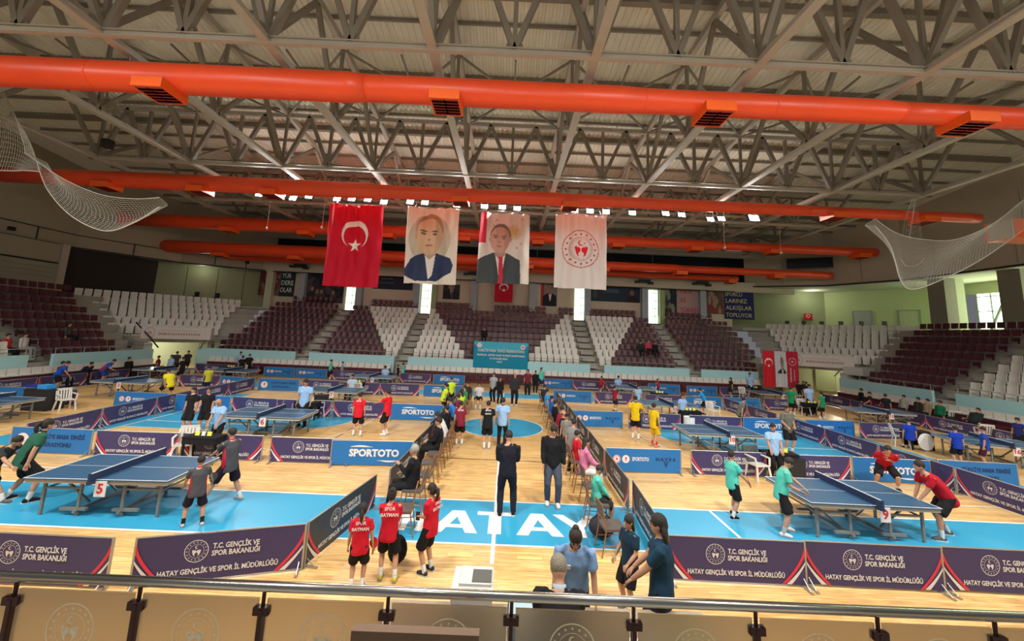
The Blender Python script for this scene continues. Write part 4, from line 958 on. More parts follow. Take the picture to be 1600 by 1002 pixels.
def barrier(kind, a, b, where):
    c = ((a[0]+b[0])/2, (a[1]+b[1])/2); rz = math.atan2(b[1]-a[1], b[0]-a[0])
    L, po, fo = mk(kind); t = thing('court_barrier', WORDS[kind]+', '+where, 'barrier', (c[0], c[1], 0), rz, 'low cloth barriers round the courts')
    for nm, me in L: link(nm, me, t)
    for s in (-1, 1): link('post', po, t, (s*(BW/2-.012), .0, 0)); link('foot', fo, t, (s*(BW/2-.06), 0, 0))
def span(x0, y0, kind, where, along='x', n=1, ang=0.):
    pass
def brow(y0, y1, items):        # items: (x_start, kind, where); the row runs from x to x+BW, y sloping a little
    for x, kind, where in items:
        yy = y0+(y1-y0)*(x+30)/60; sl = (y1-y0)/60*BW; barrier(kind, (x, yy), (x+BW, yy+sl), where)
def bcol(x, y, items, slope=0.):
    for yy, kind, where in items:
        barrier(kind, (x+slope*(yy-y), yy), (x+slope*(yy+BW-y), yy+BW), where)
brow(6.4, 7.6, [(-10.4, 'ministry', 'nearest row, cut off by the left edge of the picture')]); barrier('ministry', (-8.06, 6.43), (-5.75, 6.40), 'nearest row, first full one at the bottom left')
barrier('ministry', (-5.44, 6.42), (-3.20, 7.06), 'nearest row, turned towards the aisle below table 5')
for x, w in ((2.87, 'nearest row on the right, behind the two dark shirted girls'), (5.2, 'nearest row on the right, below table 9'), (7.55, 'nearest row on the right, cut off by the right edge')): barrier('ministry', (x, 7.19), (x+BW, 7.15), w)
barrier('slate', (-3.2, 7.1), (-2.82, 9.38), 'standing beside the red shirted girls on the left')
brow(11.92, 11.92, [(-14.15, 'tenis', 'second row, at far left behind the green shirted player')])
barrier('ministry', (-11.72, 11.9), (-9.37, 11.97), 'second row, directly behind table 5'); barrier('ministry', (-9.33, 12.0), (-6.98, 12.04), 'second row, behind the right end of table 5'); barrier('ministry', (-6.75, 12.0), (-4.42, 12.08), 'second row, half hidden by the blue one near the aisle')
barrier('toto', (-4.97, 11.93), (-2.62, 12.12), 'second row, left of the aisle')
barrier('duo', (3.1, 12.34), (5.43, 12.46), 'second row right of the aisle, behind the gap')
barrier('ministry', (5.72, 12.46), (8.05, 12.5), 'second row right, behind the first teal shirted boy'); barrier('ministry', (8.3, 12.42), (10.62, 12.5), 'second row right, behind table 9'); barrier('toto', (10.68, 12.5), (13.0, 12.42), 'second row right, behind the crouching red player'); barrier('tenis', (13.4, 12.58), (15.7, 12.45), 'second row, rightmost beyond the slanting line of barriers')
brow(17.9, 17.9, [(-21.1, 'ministry', 'third row left, behind the white plastic chair')])
barrier('toto', (-23.4, 17.8), (-21.08, 17.92), 'third row, at the far left edge'); barrier('duo', (-18.75+1.6, 17.93), (-14.85, 17.95), 'third row left, before table 3')
barrier('toto', (-14.38, 17.8), (-12.05, 17.9), 'third row, behind the two black shirted boys'); barrier('ministry', (-11.95, 17.85), (-9.62, 17.72), 'third row, behind table 6 on its left'); barrier('ministry', (-10.05+.15, 17.7), (-7.6, 17.84), 'third row, behind the right end of table 6')
barrier('ministry', (-7.52, 17.87), (-5.2, 17.98), 'third row, behind the red shirted players'); barrier('toto', (-5.02, 17.88), (-2.7, 17.95), 'third row, left of the aisle chairs')
barrier('duo', (3.0, 18.05), (5.35, 18.2), 'third row, right of the aisle behind the chairs'); barrier('ministry', (5.6, 18.25), (7.9, 18.15), 'third row right, behind the two yellow shirted players'); barrier('ministry', (8.3, 18.1), (10.6, 18.08), 'third row right, behind table 10'); barrier('toto', (10.75, 18.17), (13.05, 18.2), 'third row right, behind the camouflage shirted boy')
barrier('duo', (13.6, 18.2), (15.9, 18.35), 'third row right, long blue one beyond the side line'); barrier('ministry', (15.55+.4, 18.1), (18.2, 18.3), 'third row right, beside the seated blue child')
barrier('ministry', (-19.35, 24.0), (-17.05, 24.15), 'fourth row left, behind the yellow shirted boy'); barrier('duo', (-17.0, 24.15), (-14.9, 23.9), 'fourth row left, at the corner of the side line')
barrier('tenis', (-14.6, 23.85), (-12.25, 24.05), 'fourth row, with the white disc left of the umpire'); barrier('ministry', (-12.1, 24.1), (-9.8, 24.2), 'fourth row, behind table 7'); barrier('ministry', (-9.85+.1, 23.8), (-7.5, 24.0), 'fourth row, behind the umpire seated beyond table 7'); barrier('ministry', (-7.6+.15, 24.08), (-5.15, 24.2), 'fourth row, behind the red players')
barrier('toto', (-4.9, 24.15), (-2.6, 24.3), 'fourth row, behind the yellow vests at the aisle')
barrier('duo', (2.9, 24.3), (5.25, 24.28), 'fourth row, right of the aisle'); barrier('ministry', (5.4, 24.3), (7.75, 24.4), 'fourth row right, behind the maroon shirted player'); barrier('ministry', (8.4, 24.15), (10.7, 24.25), 'fourth row right, behind table 11'); barrier('toto', (10.85, 24.1), (13.1, 24.35), 'fourth row right, behind the stooping blue shirted boy'); barrier('duo', (13.3, 24.35), (15.6, 24.55), 'fourth row right, plain blue one past the corner'); barrier('ministry', (15.9, 24.65), (18.2, 24.6), 'fourth row right, left of the green shirted player')
barrier('ministry', (-23.3, 30.2), (-21.0, 30.3), 'fifth row, leftmost by the far stand'); barrier('ministry', (-20.95, 30.3), (-18.65, 30.3), 'fifth row, behind the far umpire on the left'); barrier('duo', (-18.1, 30.1), (-15.8, 30.1), 'fifth row left, blue with two discs'); barrier('duo', (-15.7, 30.1), (-13.4, 30.1), 'fifth row left, next to the teal shirted pair')
barrier('ministry', (-12.9, 29.75), (-10.6, 29.8), 'fifth row, behind table 8 on its left'); barrier('ministry', (-10.5, 29.8), (-8.2, 29.9), 'fifth row, behind table 8 on its right'); barrier('ministry', (-7.9, 29.8), (-5.55, 29.8), 'fifth row, left of the far wordmark barrier'); barrier('toto', (-5.4, 29.8), (-3.05, 29.9), 'fifth row, left of the aisle')
barrier('duo', (2.75, 30.3), (5.0, 30.35), 'fifth row, right of the aisle'); barrier('ministry', (5.05, 30.0), (7.35, 29.95), 'fifth row, left half of table 12'); barrier('ministry', (7.5, 29.95), (9.8, 30.0), 'fifth row, behind table 12 on its right'); barrier('duo', (10.7, 30.0), (13.0, 29.9), 'fifth row right, behind the far red player'); barrier('duo', (13.4, 29.6), (15.7, 29.7), 'fifth row right, last blue one'); barrier('ministry', (15.8, 29.5), (18.1, 29.6), 'fifth row, rightmost before the tall banners')
for x, sx, sd in ((-2.62, 'slate', 'left'), (3.0, 'slate', 'right')):
    for k, y in enumerate((9.75, 12.15, 14.55, 16.95, 19.35, 21.75) if x < 0 else (9.75, 12.1, 14.45, 16.8, 19.15, 21.5)):
        barrier('slate', (x, y), (x+(.1 if x < 0 else .03), y+BW), 'lining the %s aisle chairs, %s from the front' % (sd, ['nearest', 'second', 'third', 'fourth', 'fifth', 'farthest'][k]))
barrier('slate', (2.93, 7.45), (3.08, 9.65), 'right of the aisle, nearest, behind the girls heads')
for k, y in enumerate((12.3, 14.65, 17.0, 19.3, 21.6)): barrier('ministry', (-14.2-.06*(y-12), y), (-14.2-.06*(y+BW-12), y+BW), 'side line on the left, %s from the viewer' % ['nearest', 'second', 'third', 'fourth', 'fifth'][k])
for k, y in enumerate((9.5, 11.85, 14.2, 16.5, 19.4, 21.75)): barrier('ministry', (13.12, y+BW), (13.1, y), 'side line on the right, %s from the viewer' % ['nearest', 'second', 'third', 'fourth', 'fifth', 'farthest'][k])
for k, y in enumerate((16.0, 18.4, 20.8, 23.3, 25.8)): barrier('ministry', (-23.9, y), (-23.9, y+BW), 'outer line before the left stand, %s from the viewer' % ['nearest', 'second', 'third', 'fourth', 'fifth'][k])
for k, y in enumerate((13.8, 16.2, 18.6, 21.0, 23.4, 25.8)): barrier('ministry', (21.9+.05*(y-18), y+BW), (21.9+.05*(y-18), y), 'outer line before the right stand, %s from the viewer' % ['nearest', 'second', 'third', 'fourth', 'fifth', 'farthest'][k])

# ------------------------------------------------------------------ table tennis tables
tblue = mat('slate_blue_table_top', (.035, .10, .19), rough=.35, var=.05, scale=2); tline = mat('white_table_line', (.80, .82, .84), rough=.4); apron = mat('beige_table_apron', (.45, .42, .35), rough=.5); legm = mat('grey_table_leg', (.24, .24, .22), rough=.45, metal=.3)
netc = mat('navy_net_cloth', (.012, .03, .09), rough=.8)
def table(label, x, y, rz, number=None, near=-1):
    t = thing('table_tennis_table', label, 'table tennis table', (x, y, 0), rz, 'blue table tennis tables')
    if 'tbl' not in PARTS:
        P = []
        for s in (-1, 1):
            P.append(('table_half', MB().box((s*.688, 0, .748), (1.366, 1.525, .024)).mesh('half', tblue), (0, 0, 0)))
            P.append(('apron', MB().box((s*.688, -.72, .70), (1.33, .03, .07)).box((s*.688, .72, .70), (1.33, .03, .07)).box((s*1.33, 0, .70), (.03, 1.44, .07)).mesh('apron', apron), (0, 0, 0)))
        l = MB(); z = .7612
        for q in (-.7525, .7525): l.box((0, q, z), (2.74, .02, .003))
        for q in (-1.36, 1.36): l.box((q, 0, z), (.02, 1.525, .003))
        l.box((0, 0, z-.0005), (2.72, .006, .003)); P.append(('white_lines', l.mesh('lines', tline), (0, 0, 0)))
        n = MB(); n.box((0, 0, .833), (.012, 1.80, .14)); P.append(('net', n.mesh('net', netc), (0, 0, 0)))
        P.append(('net_tape', MB().box((0, 0, .907), (.016, 1.80, .016)).mesh('tape', tline), (0, 0, 0)))
        for s in (-1, 1): P.append(('net_post', MB().box((0, s*.9, .83), (.04, .03, .17)).box((0, s*.84, .735), (.07, .16, .05)).mesh('npost', mat('dark_blue_clamp', (.015, .03, .08))), (0, 0, 0)))
        for s in (-1, 1):
            for q in (-.56, .56):
                for xx in (1.12, .42): P.append(('leg', MB().box((s*xx, q, .35), (.045, .045, .70)).cyl((s*xx, q, .035), .035, .03, 8, axis='Y').mesh('leg', legm), (0, 0, 0)))
            P.append(('undercarriage', MB().box((s*.42, 0, .10), (.05, 1.3, .05)).box((s*1.12, 0, .5), (.03, 1.1, .03)).box((s*.5, -.56, .13), (.5, .06, .05)).box((s*.5, .56, .13), (.5, .06, .05)).bar((s*.45, -.3, .15), (s*1.1, -.3, .66), .035).bar((s*.45, .3, .15), (s*1.1, .3, .66), .035).box((s*.75, -.56, .52), (.7, .03, .04)).mesh('carriage', legm), (0, 0, 0)))
        PARTS['tbl'] = P
    for nm, me, l in PARTS['tbl']: link(nm, me, t)
    if number:
        me = MB().box((0, 0, 0), (.21, .012, .29)).mesh('plate', mat('white_number_plate', (.74, .72, .70), rough=.5)); c = link('number_plate', me, t, (.14, near*.79, .60)); c['label'] = 'white plate with red number %s' % number
        link('lettering', text_mesh(number, .25 if len(number) == 1 else .2, mat('red_number_ink', (.55, .02, .04)), bold=.006), c, (0, -.009, 0))
    return t
table('table tennis table with plate 5, largest, on the blue band at left', -8.08, 9.09, .045, '5')
table('table tennis table with plate 9, largest, at right', 7.87, 9.43, -.01, '9')
table('table tennis table with plate 6, behind table 5', -8.45, 14.85, .03, '6')
table('table tennis table with plate 10, behind table 9', 7.94, 15.17, 0, '10')
table('table tennis table with plate 7, behind table 6', -8.7, 20.75, .0, '7')
table('far table tennis table with plate 8, left of the aisle', -8.8, 26.9, 0, '8')
table('table tennis table with plate 11, behind table 10', 8.35, 20.9, 0, '11')
table('far table tennis table right of the aisle with plate 12', 8.6, 27.0, 0, '12')
table('table tennis table with plate 3, far left', -19.2, 20.8, 0, '3')
table('blue table tennis table in the far left corner', -22.0, 26.0, .1)
table('table tennis table cut off at the left edge', -19.0, 14.95, 0, '2')
table('far table tennis table behind the yellow shirts on the left', -18.2, 26.9, 0)
table('far table tennis table right, before the tall banners', 18.3, 27.3, -.05, '14')
table('table tennis table at right, beside the two black and red players', 19.9, 21.5, -.15, '15')
table('table tennis table at the right edge behind the blue shirted children', 18.3, 15.2, -.25, '16')
# ------------------------------------------------------------------ chairs
goldm = mat('bronze_chair_frame', (.33, .15, .06), rough=.4, metal=.35); pad = mat('grey_chair_pad', (.10, .085, .075), rough=.8)
def banquet_parts():
    P = []
    for s in (-1, 1):
        P.append(('leg', MB().tube([(s*.20, -.20, .45), (s*.21, -.24, 0)], .013, 6).mesh('front_leg', goldm))); P.append(('leg', MB().tube([(s*.20, .19, .45), (s*.21, .27, 0)], .013, 6).mesh('rear_leg', goldm)))
    P.append(('back_frame', MB().tube([(-.2, .19, .44), (-.2, .22, .62), (-.185, .27, .90), (.185, .27, .90), (.2, .22, .62), (.2, .19, .44)], .014, 6).bar((-.2, .225, .62), (.2, .225, .62), .02).mesh('back_frame', goldm)))
    P.append(('seat', MB().box((0, 0, .46), (.42, .42, .05)).mesh('seat', pad))); P.append(('backrest', MB().box((0, .245, .76), (.34, .03, .24), R=Matrix.Rotation(-.16, 3, 'X')).mesh('backrest', pad)))
    P.append(('stretcher', MB().tube([(-.205, -.22, .2), (-.205, .225, .2)], .009, 5).tube([(.205, -.22, .2), (.205, .225, .2)], .009, 5).tube([(-.205, 0, .2), (.205, 0, .2)], .009, 5).mesh('stretcher', goldm)))
    return P
BP = banquet_parts()
def banquet(x, y, rz, label):
    t = thing('banquet_chair', label, 'chair', (x, y, 0), rz, 'bronze framed chairs lining the aisle')
    for nm, me in BP: link(nm, me, t)
    return t
ordn = ['nearest', 'second', 'third', 'fourth', 'fifth', 'sixth', 'seventh', 'eighth', 'ninth', 'tenth', 'eleventh', 'twelfth', 'thirteenth', 'fourteenth']
LCH = [(-1.95, 8.35), (-1.95, 9.35), (-1.93, 10.25), (-1.95, 11.15), (-1.95, 11.95), (-1.98, 12.7), (-1.98, 13.5), (-1.98, 14.3), (-2.0, 15.3), (-2.0, 16.3), (-2.0, 17.4), (-2.0, 18.6), (-2.0, 20), (-2.0, 21.4)]
for i, (x, y) in enumerate(LCH): banquet(x, y, -pi/2+(.12 if i % 3 == 0 else -.05), 'bronze framed chair on the left of the aisle, %s from the front' % ordn[i])
RCH = [(2.15, 8.0), (2.1, 9.0), (2.2, 10.0), (2.15, 10.9), (2.15, 11.8), (2.15, 12.8), (2.1, 14.2), (2.1, 15.3), (2.1, 16.4), (2.1, 17.6), (2.1, 18.8), (2.1, 20.2), (2.1, 21.6)]
for i, (x, y) in enumerate(RCH): banquet(x, y, pi/2+(.1 if i % 2 == 0 else -.06), 'bronze framed chair on the right of the aisle, %s from the front' % ordn[i])
def mono_parts():
    P = []; m = offwhite
    for sx in (-1, 1):
        for sy in (-1, 1): P.append(('leg', MB().bar((sx*.20, sy*.18, .42), (sx*.25, sy*.24, 0), .05, .035).mesh('leg', m)))
        P.append(('armrest', MB().bar((sx*.25, -.18, .64), (sx*.25, .2, .66), .05, .03).bar((sx*.25, -.18, .64), (sx*.22, -.2, .42), .045, .03).mesh('arm', m)))
    P.append(('seat', MB().box((0, 0, .425), (.44, .44, .03)).mesh('seat', m)))
    b = MB()
    for k in range(5): b.bar((-.15+.075*k, .2, .43), (-.17+.085*k, .29, .80), .045, .018)
    b.bar((-.22, .2, .43), (-.22, .29, .80), .05, .03).bar((.22, .2, .43), (.22, .29, .80), .05, .03).box((0, .30, .83), (.46, .03, .09)); P.append(('backrest', b.mesh('back', m)))
    return P
MP = mono_parts()
def mono(x, y, rz, label, towel=None):
    t = thing('plastic_armchair', label, 'chair', (x, y, 0), rz, 'white plastic armchairs')
    for nm, me in MP: link(nm, me, t)
    if towel: tag(MB().box((0, .29, .66), (.50, .09, .42)).box((0, .2, .5), (.44, .1, .1)).build('draped_jacket', cloth((.09, .10, .10)), loc=(0, 0, 0)), 'grey jacket draped over the white chair behind the teal boys', 'jacket').matrix_world = Matrix.Translation((x, y, .02)) @ Matrix.Rotation(rz, 4, 'Z')
def at(px, py): return fz(px, py, 0)
mono(*at(100, 641), 1.2, 'white plastic armchair beside the black towel box at left')
mono(*at(1185, 749), .2, 'white plastic armchair with a grey jacket over its back', True)
mono(*at(1115, 655), .3, 'white plastic armchair behind the umpire of table 10')
mono(*at(1257, 648), -.2, 'white plastic armchair between the green shirted players')
mono(*at(1163, 625), 0, 'white plastic armchair by the far umpire right of the middle')
mono(*at(285, 718), .4, 'white plastic armchair behind the black scoring table at left')
mono(*at(376, 590), .2, 'white plastic armchair by the far black shirted players')
mono(*at(1408, 698), 1.0, 'white plastic armchair of the seated blue shirted child')
for k, (px, py) in enumerate(((1467, 650), (1490, 660), (1520, 668), (1540, 686))): mono(*at(px, py+7), pi-.5, 'white plastic armchair before the right benches, %s from the left' % ['first', 'second', 'third', 'fourth'][k])
mono(*at(494, 652), 2.4, 'white plastic armchair behind table 6 by the umpire'); mono(fy(558, 610, 22.4)[0], 22.4, .4, 'white plastic armchair behind table 7')

# ------------------------------------------------------------------ umpire tables, boxes, bags
bcl = cloth((.012, .012, .015), 'black_table_cloth'); yel = mat('yellow_score_card', (.72, .75, .08), rough=.5); papw = mat('white_paper', (.78, .78, .76))
def umpire_table(px, py, where, cards=True):
    x, y = at(px, py); t = thing('umpire_table', 'small black umpire table '+where, 'table', (x, y, 0), 0, 'black umpire tables')
    MB().box((0, 0, .70), (.95, .5, .04)).box((0, .0, .6), (.93, .48, .16)).build('table_top', bcl, t)
    for sx in (-1, 1):
        for sy in (-1, 1): MB().box((sx*.43, sy*.2, .31), (.05, .05, .62)).build('leg', bcl, t)
    MB().box((0, .22, .35), (.9, .03, .5)).build('skirt', bcl, t)
    if cards:
        c = thing('scoreboard', 'yellow scoreboard on the umpire table '+where, 'scoreboard', (x, y-.08, .72), 0, 'scoreboards')
        MB().box((0, 0, .01), (.5, .14, .02)).build('base', blackp, c)
        for k, q in enumerate((-.17, 0, .17)): MB().box((q, 0, .07), (.12 if k != 1 else .09, .02, .11), R=Matrix.Rotation(-.25, 3, 'X')).build('score_card', yel if k != 1 else papw, c)
umpire_table(315, 722, 'left of centre behind table 5'); umpire_table(1218, 745, 'behind table 9'); umpire_table(478, 655, 'behind table 6'); umpire_table(1078, 666, 'behind table 10'); umpire_table(556, 617, 'behind table 7'); umpire_table(1030, 633, 'behind table 11'); umpire_table(1268, 650, 'at right, between green shirts'); umpire_table(1178, 622, 'far right of the middle, by the tall banners'); umpire_table(360, 590, 'far left, by the far umpire'); umpire_table(600, 600, 'far, behind table 8', False)
umpire_table(1435, 702, 'at right by the seated blue child', False)
tag(MB().tube([(0, 0, .02), (0, .02, .02)], .33, 20).build('white_disc', papw, loc=(*at(1449, 706), .35)), 'large white round disc leaning by the seated blue child', 'disc')
for k, (px, py, r_) in enumerate(((912, 0, 0),)): pass
def towelbox(px, py, where, d=(.62, .5, .62), m=black, top=None):
    x, y = at(px, py); t = thing('equipment_box', where, 'box', (x, y, 0)); MB().box((0, 0, d[2]/2), d).box((0, 0, d[2]-.03), (d[0]+.03, d[1]+.03, .05)).build('box_body', m, t)
    if top: tag(MB().box((0, 0, .08), (.4, .35, .16)).build('blue_bag', mat('bright_blue_bag', (.03, .32, .72)), loc=(x, y, d[2])), 'bright blue bag on top of the black box', 'bag')
towelbox(66, 640, 'black cloth covered equipment box at left', (1.0, .7, .85), black, True)
tag(MB().box((0, 0, .3), (.5, .4, .6)).build('blue_crate', mat('deep_blue_crate', (.01, .05, .42)), loc=(*at(50, 622), 0)), 'deep blue crate behind the black box', 'crate')
towelbox(500, 645, 'black bag box behind table 6 next to the umpire', (.5, .4, .8)); towelbox(1240, 748, 'black box behind table 9 next to the scoreboard', (.5, .4, .62))
for i, (px, py) in enumerate(((480, 638), (1078, 668), (1214, 0))):
    if py: tag(MB().cyl((0, 0, .3), .26, .6, 18).build('round_bin', papw, loc=(*at(px, py+5), 0)), 'white round drum beside the umpire table %s' % ('left of the middle', 'right of the middle')[i], 'drum')
# bag, backpack, equipment near the front
def blob(name, label, cat, loc, dims, m, seed=0):
    t = thing(name, label, cat, loc); mb = MB(); mb.ell((0, 0, dims[2]/2), (dims[0]/2, dims[1]/2, dims[2]/2), 12, 8); o = mb.build('bag_body', m, t, smooth=True)
    MB().tube([(-dims[0]*.2, -dims[1]*.4, dims[2]*.8), (0, -dims[1]*.6, dims[2]*1.05), (dims[0]*.2, -dims[1]*.4, dims[2]*.8)], .018, 6).build('strap', m, t); return t
x, y = at(619, 884); blob('backpack', 'black backpack standing by the nearest left chair', 'backpack', (x, y, .03), (.34, .22, .46), cloth((.012, .012, .014)))
x, y = at(940, 842); t = thing('sports_bag', 'dark round bag hanging under the nearest right chair', 'bag', (x, y, .05)); MB().ell((0, 0, .18), (.27, .2, .2), 14, 8).build('bag_body', cloth((.03, .03, .035)), t, smooth=True); MB().tube([(-.2, 0, .3), (0, 0, .5), (.2, 0, .3)], .012, 6).build('strap', black, t)
for k, (px, py, c_, d_) in enumerate(((1525, 650, (.02, .025, .025), (.7, .5, .4)), (1490, 655, (.02, .02, .02), (.5, .4, .3)), (360, 585, (.02, .02, .02), (.5, .4, .4)))): blob('kit_bag', 'dark kit bag '+['heaped on the right bench', 'beside the heaped bag on the right bench', 'on the floor by the far umpire'][k], 'bag', (*at(px, py+20 if k < 2 else py), .45 if k < 2 else 0), d_, cloth(c_))
# officials' table in the foreground, behind the railing
TY = 4.85; tx0 = fy(600, 930, TY)[0]; tx1 = fy(1120, 950, TY)[0]
t = thing('officials_table', 'long officials table just beyond the railing', 'table', ((tx0+tx1)/2, TY, 0)); W = tx1-tx0
MB().box((0, 0, .74), (W, .75, .04)).build('table_top', mat('pale_wood_table', (.34, .26, .17), rough=.4), t); MB().box((0, .36, .36), (W-.1, .02, .70)).build('skirt', bcl, t)
for sx in (-1, 1):
    for sy in (-1, 1): MB().box((sx*(W/2-.1), sy*.3, .36), (.05, .05, .72)).build('leg', alu, t)
x, z = fy(740, 905, TY+.15)
t = thing('printer', 'white laser printer on the officials table', 'printer', (x, TY+.12, .76)); pw = mat('printer_white_plastic', (.62, .62, .58), rough=.4)
MB().box((0, 0, .13), (.44, .40, .26)).build('printer_base', blackp, t); MB().box((0, 0, .34), (.46, .42, .16)).build('printer_body', pw, t); MB().box((.03, .0, .435), (.36, .34, .03)).build('scanner_lid', pw, t); MB().box((.10, -.02, .452), (.22, .24, .008)).build('dark_panel', mat('printer_dark_tray', (.10, .10, .09)), t); MB().box((-.02, -.21, .2), (.36, .02, .08)).build('paper_slot', blackp, t)
x, z = fy(820, 925, TY)
t = thing('laptop', 'open laptop with a bright spreadsheet on the officials table', 'laptop', (x, TY-.05, .76)); MB().box((0, -.12, .012), (.36, .25, .022)).build('keyboard_base', blackp, t); MB().box((0, .06, .15), (.37, .015, .26), R=Matrix.Rotation(-.25, 3, 'X')).build('screen_frame', blackp, t); MB().box((0, .049, .15), (.345, .008, .235), R=Matrix.Rotation(-.25, 3, 'X')).build('screen', mat('lit_laptop_screen', (.55, .75, .80), emit=.55, var=.1, scale=30), t)
x, z = fy(720, 938, TY-.2); t = thing('label_box', 'black box with a white lettered label below the printer', 'box', (x-.1, TY-.27, .76)); MB().box((0, 0, .07), (.5, .18, .14)).build('box_body', blackp, t); link('lettering', text_mesh('EPSA', .055, tw, bold=.002), t, (-.08, -.095, .09))
x, z = fy(636, 932, TY-.2); tag(MB().box((0, 0, .01), (.3, .22, .02)).build('magazine', mat('blue_red_magazine', (.10, .12, .45), var=.2, scale=20), loc=(x, TY-.2, .765)), 'blue and red magazine left on the officials table', 'magazine')
tag(MB().tube([(0, 0, 0), (0, 0, .1)], .035, 12).build('paper_cup', papw, loc=(fy(676, 932, TY-.2)[0], TY-.2, .765)), 'grey paper cup left of the printer on the officials table', 'cup')
tag(MB().ell((0, 0, .03), (.05, .035, .03), 12, 6).build('computer_mouse', papw, loc=(fy(775, 936, TY-.2)[0], TY-.22, .765)), 'white computer mouse between the printer and laptop', 'mouse')
x, z = fy(1080, 950, TY-.2); tag(MB().box((0, 0, .03), (.22, .2, .06)).build('folder', mat('lime_green_folder', (.55, .85, .02)), loc=(x-.05, TY-.25, .765)), 'lime green folder at the right end of the officials table', 'folder')
tag(MB().box((0, 0, .03), (.22, .2, .06), rz=.3).build('envelope', mat('grey_envelope', (.4, .42, .45)), loc=(x+.25, TY-.25, .765)), 'grey envelope beside the lime green folder', 'envelope')
x, z = fy(1005, 948, TY-.2); tag(MB().box((0, 0, .01), (.4, .2, .02)).build('paper_sheet', papw, loc=(x, TY-.22, .765)), 'white paper sheets right of the seated official', 'paper')
tag(MB().ell((0, 0, 0), (.02, .02, .02), 8, 6).build('table_tennis_ball', white, loc=(fy(1259, 773, 9.35)[0], 9.35, fy(1259, 773, 9.35)[1])), 'white ball tossed over table 9 by the teal shirted boy', 'ball')
# ------------------------------------------------------------------ people
SK = {'l': (.62, .36, .25), 'm': (.50, .27, .17), 'd': (.36, .18, .11)}
JOBS = []      # (temporary object, name, material, parent, extra mesh builder)
def unit(v): v = np.array(v, float); return v/(np.linalg.norm(v)+1e-9)
def ltube(mb, P, R, ref=(1, 0, 0), n=10, capr=.55):
    """closed tube with elliptic rings; R = list of (rx, ry), rx along ref"""
    P = [np.array(p, float) for p in P]; k = len(P); vs = []; ref = np.array(ref, float)
    R = [(r, r) if not isinstance(r, tuple) else r for r in R]
    d0 = unit(P[1]-P[0]); d1 = unit(P[-1]-P[-2])
    P2 = [P[0]-d0*min(R[0])*.45]+P+[P[-1]+d1*min(R[-1])*.45]; R2 = [(R[0][0]*capr, R[0][1]*capr)]+R+[(R[-1][0]*capr, R[-1][1]*capr)]
    for i in range(len(P2)):
        d = unit(P2[min(i+1, len(P2)-1)]-P2[max(i-1, 0)]); x = ref-d*ref.dot(d)
        if np.linalg.norm(x) < .1: x = np.array([0, 1, 0])-d*d[1]
        x = unit(x); y = np.cross(d, x)
        for j in range(n):
            a = 2*pi*j/n; vs.append(P2[i]+x*math.cos(a)*R2[i][0]+y*math.sin(a)*R2[i][1])
    fs = [(i*n+j, i*n+(j+1) % n, (i+1)*n+(j+1) % n, (i+1)*n+j) for i in range(len(P2)-1) for j in range(n)]
    fs += [tuple(range(n))[::-1], tuple((len(P2)-1)*n+j for j in range(n))]; mb.add(vs, fs)
def ik(a, t, l1, l2, pole):
    a = np.array(a, float); t = np.array(t, float); d = t-a; L = np.linalg.norm(d); m = (l1+l2)*.995
    if L > m: t = a+d/L*m; d = t-a; L = m
    L = max(L, abs(l1-l2)+.02); u = d/(np.linalg.norm(d)+1e-9); x = (l1*l1-l2*l2+L*L)/(2*L); h = math.sqrt(max(0, l1*l1-x*x))
    p = np.array(pole, float); p = unit(p-u*p.dot(u)); return a+u*x+p*h, t
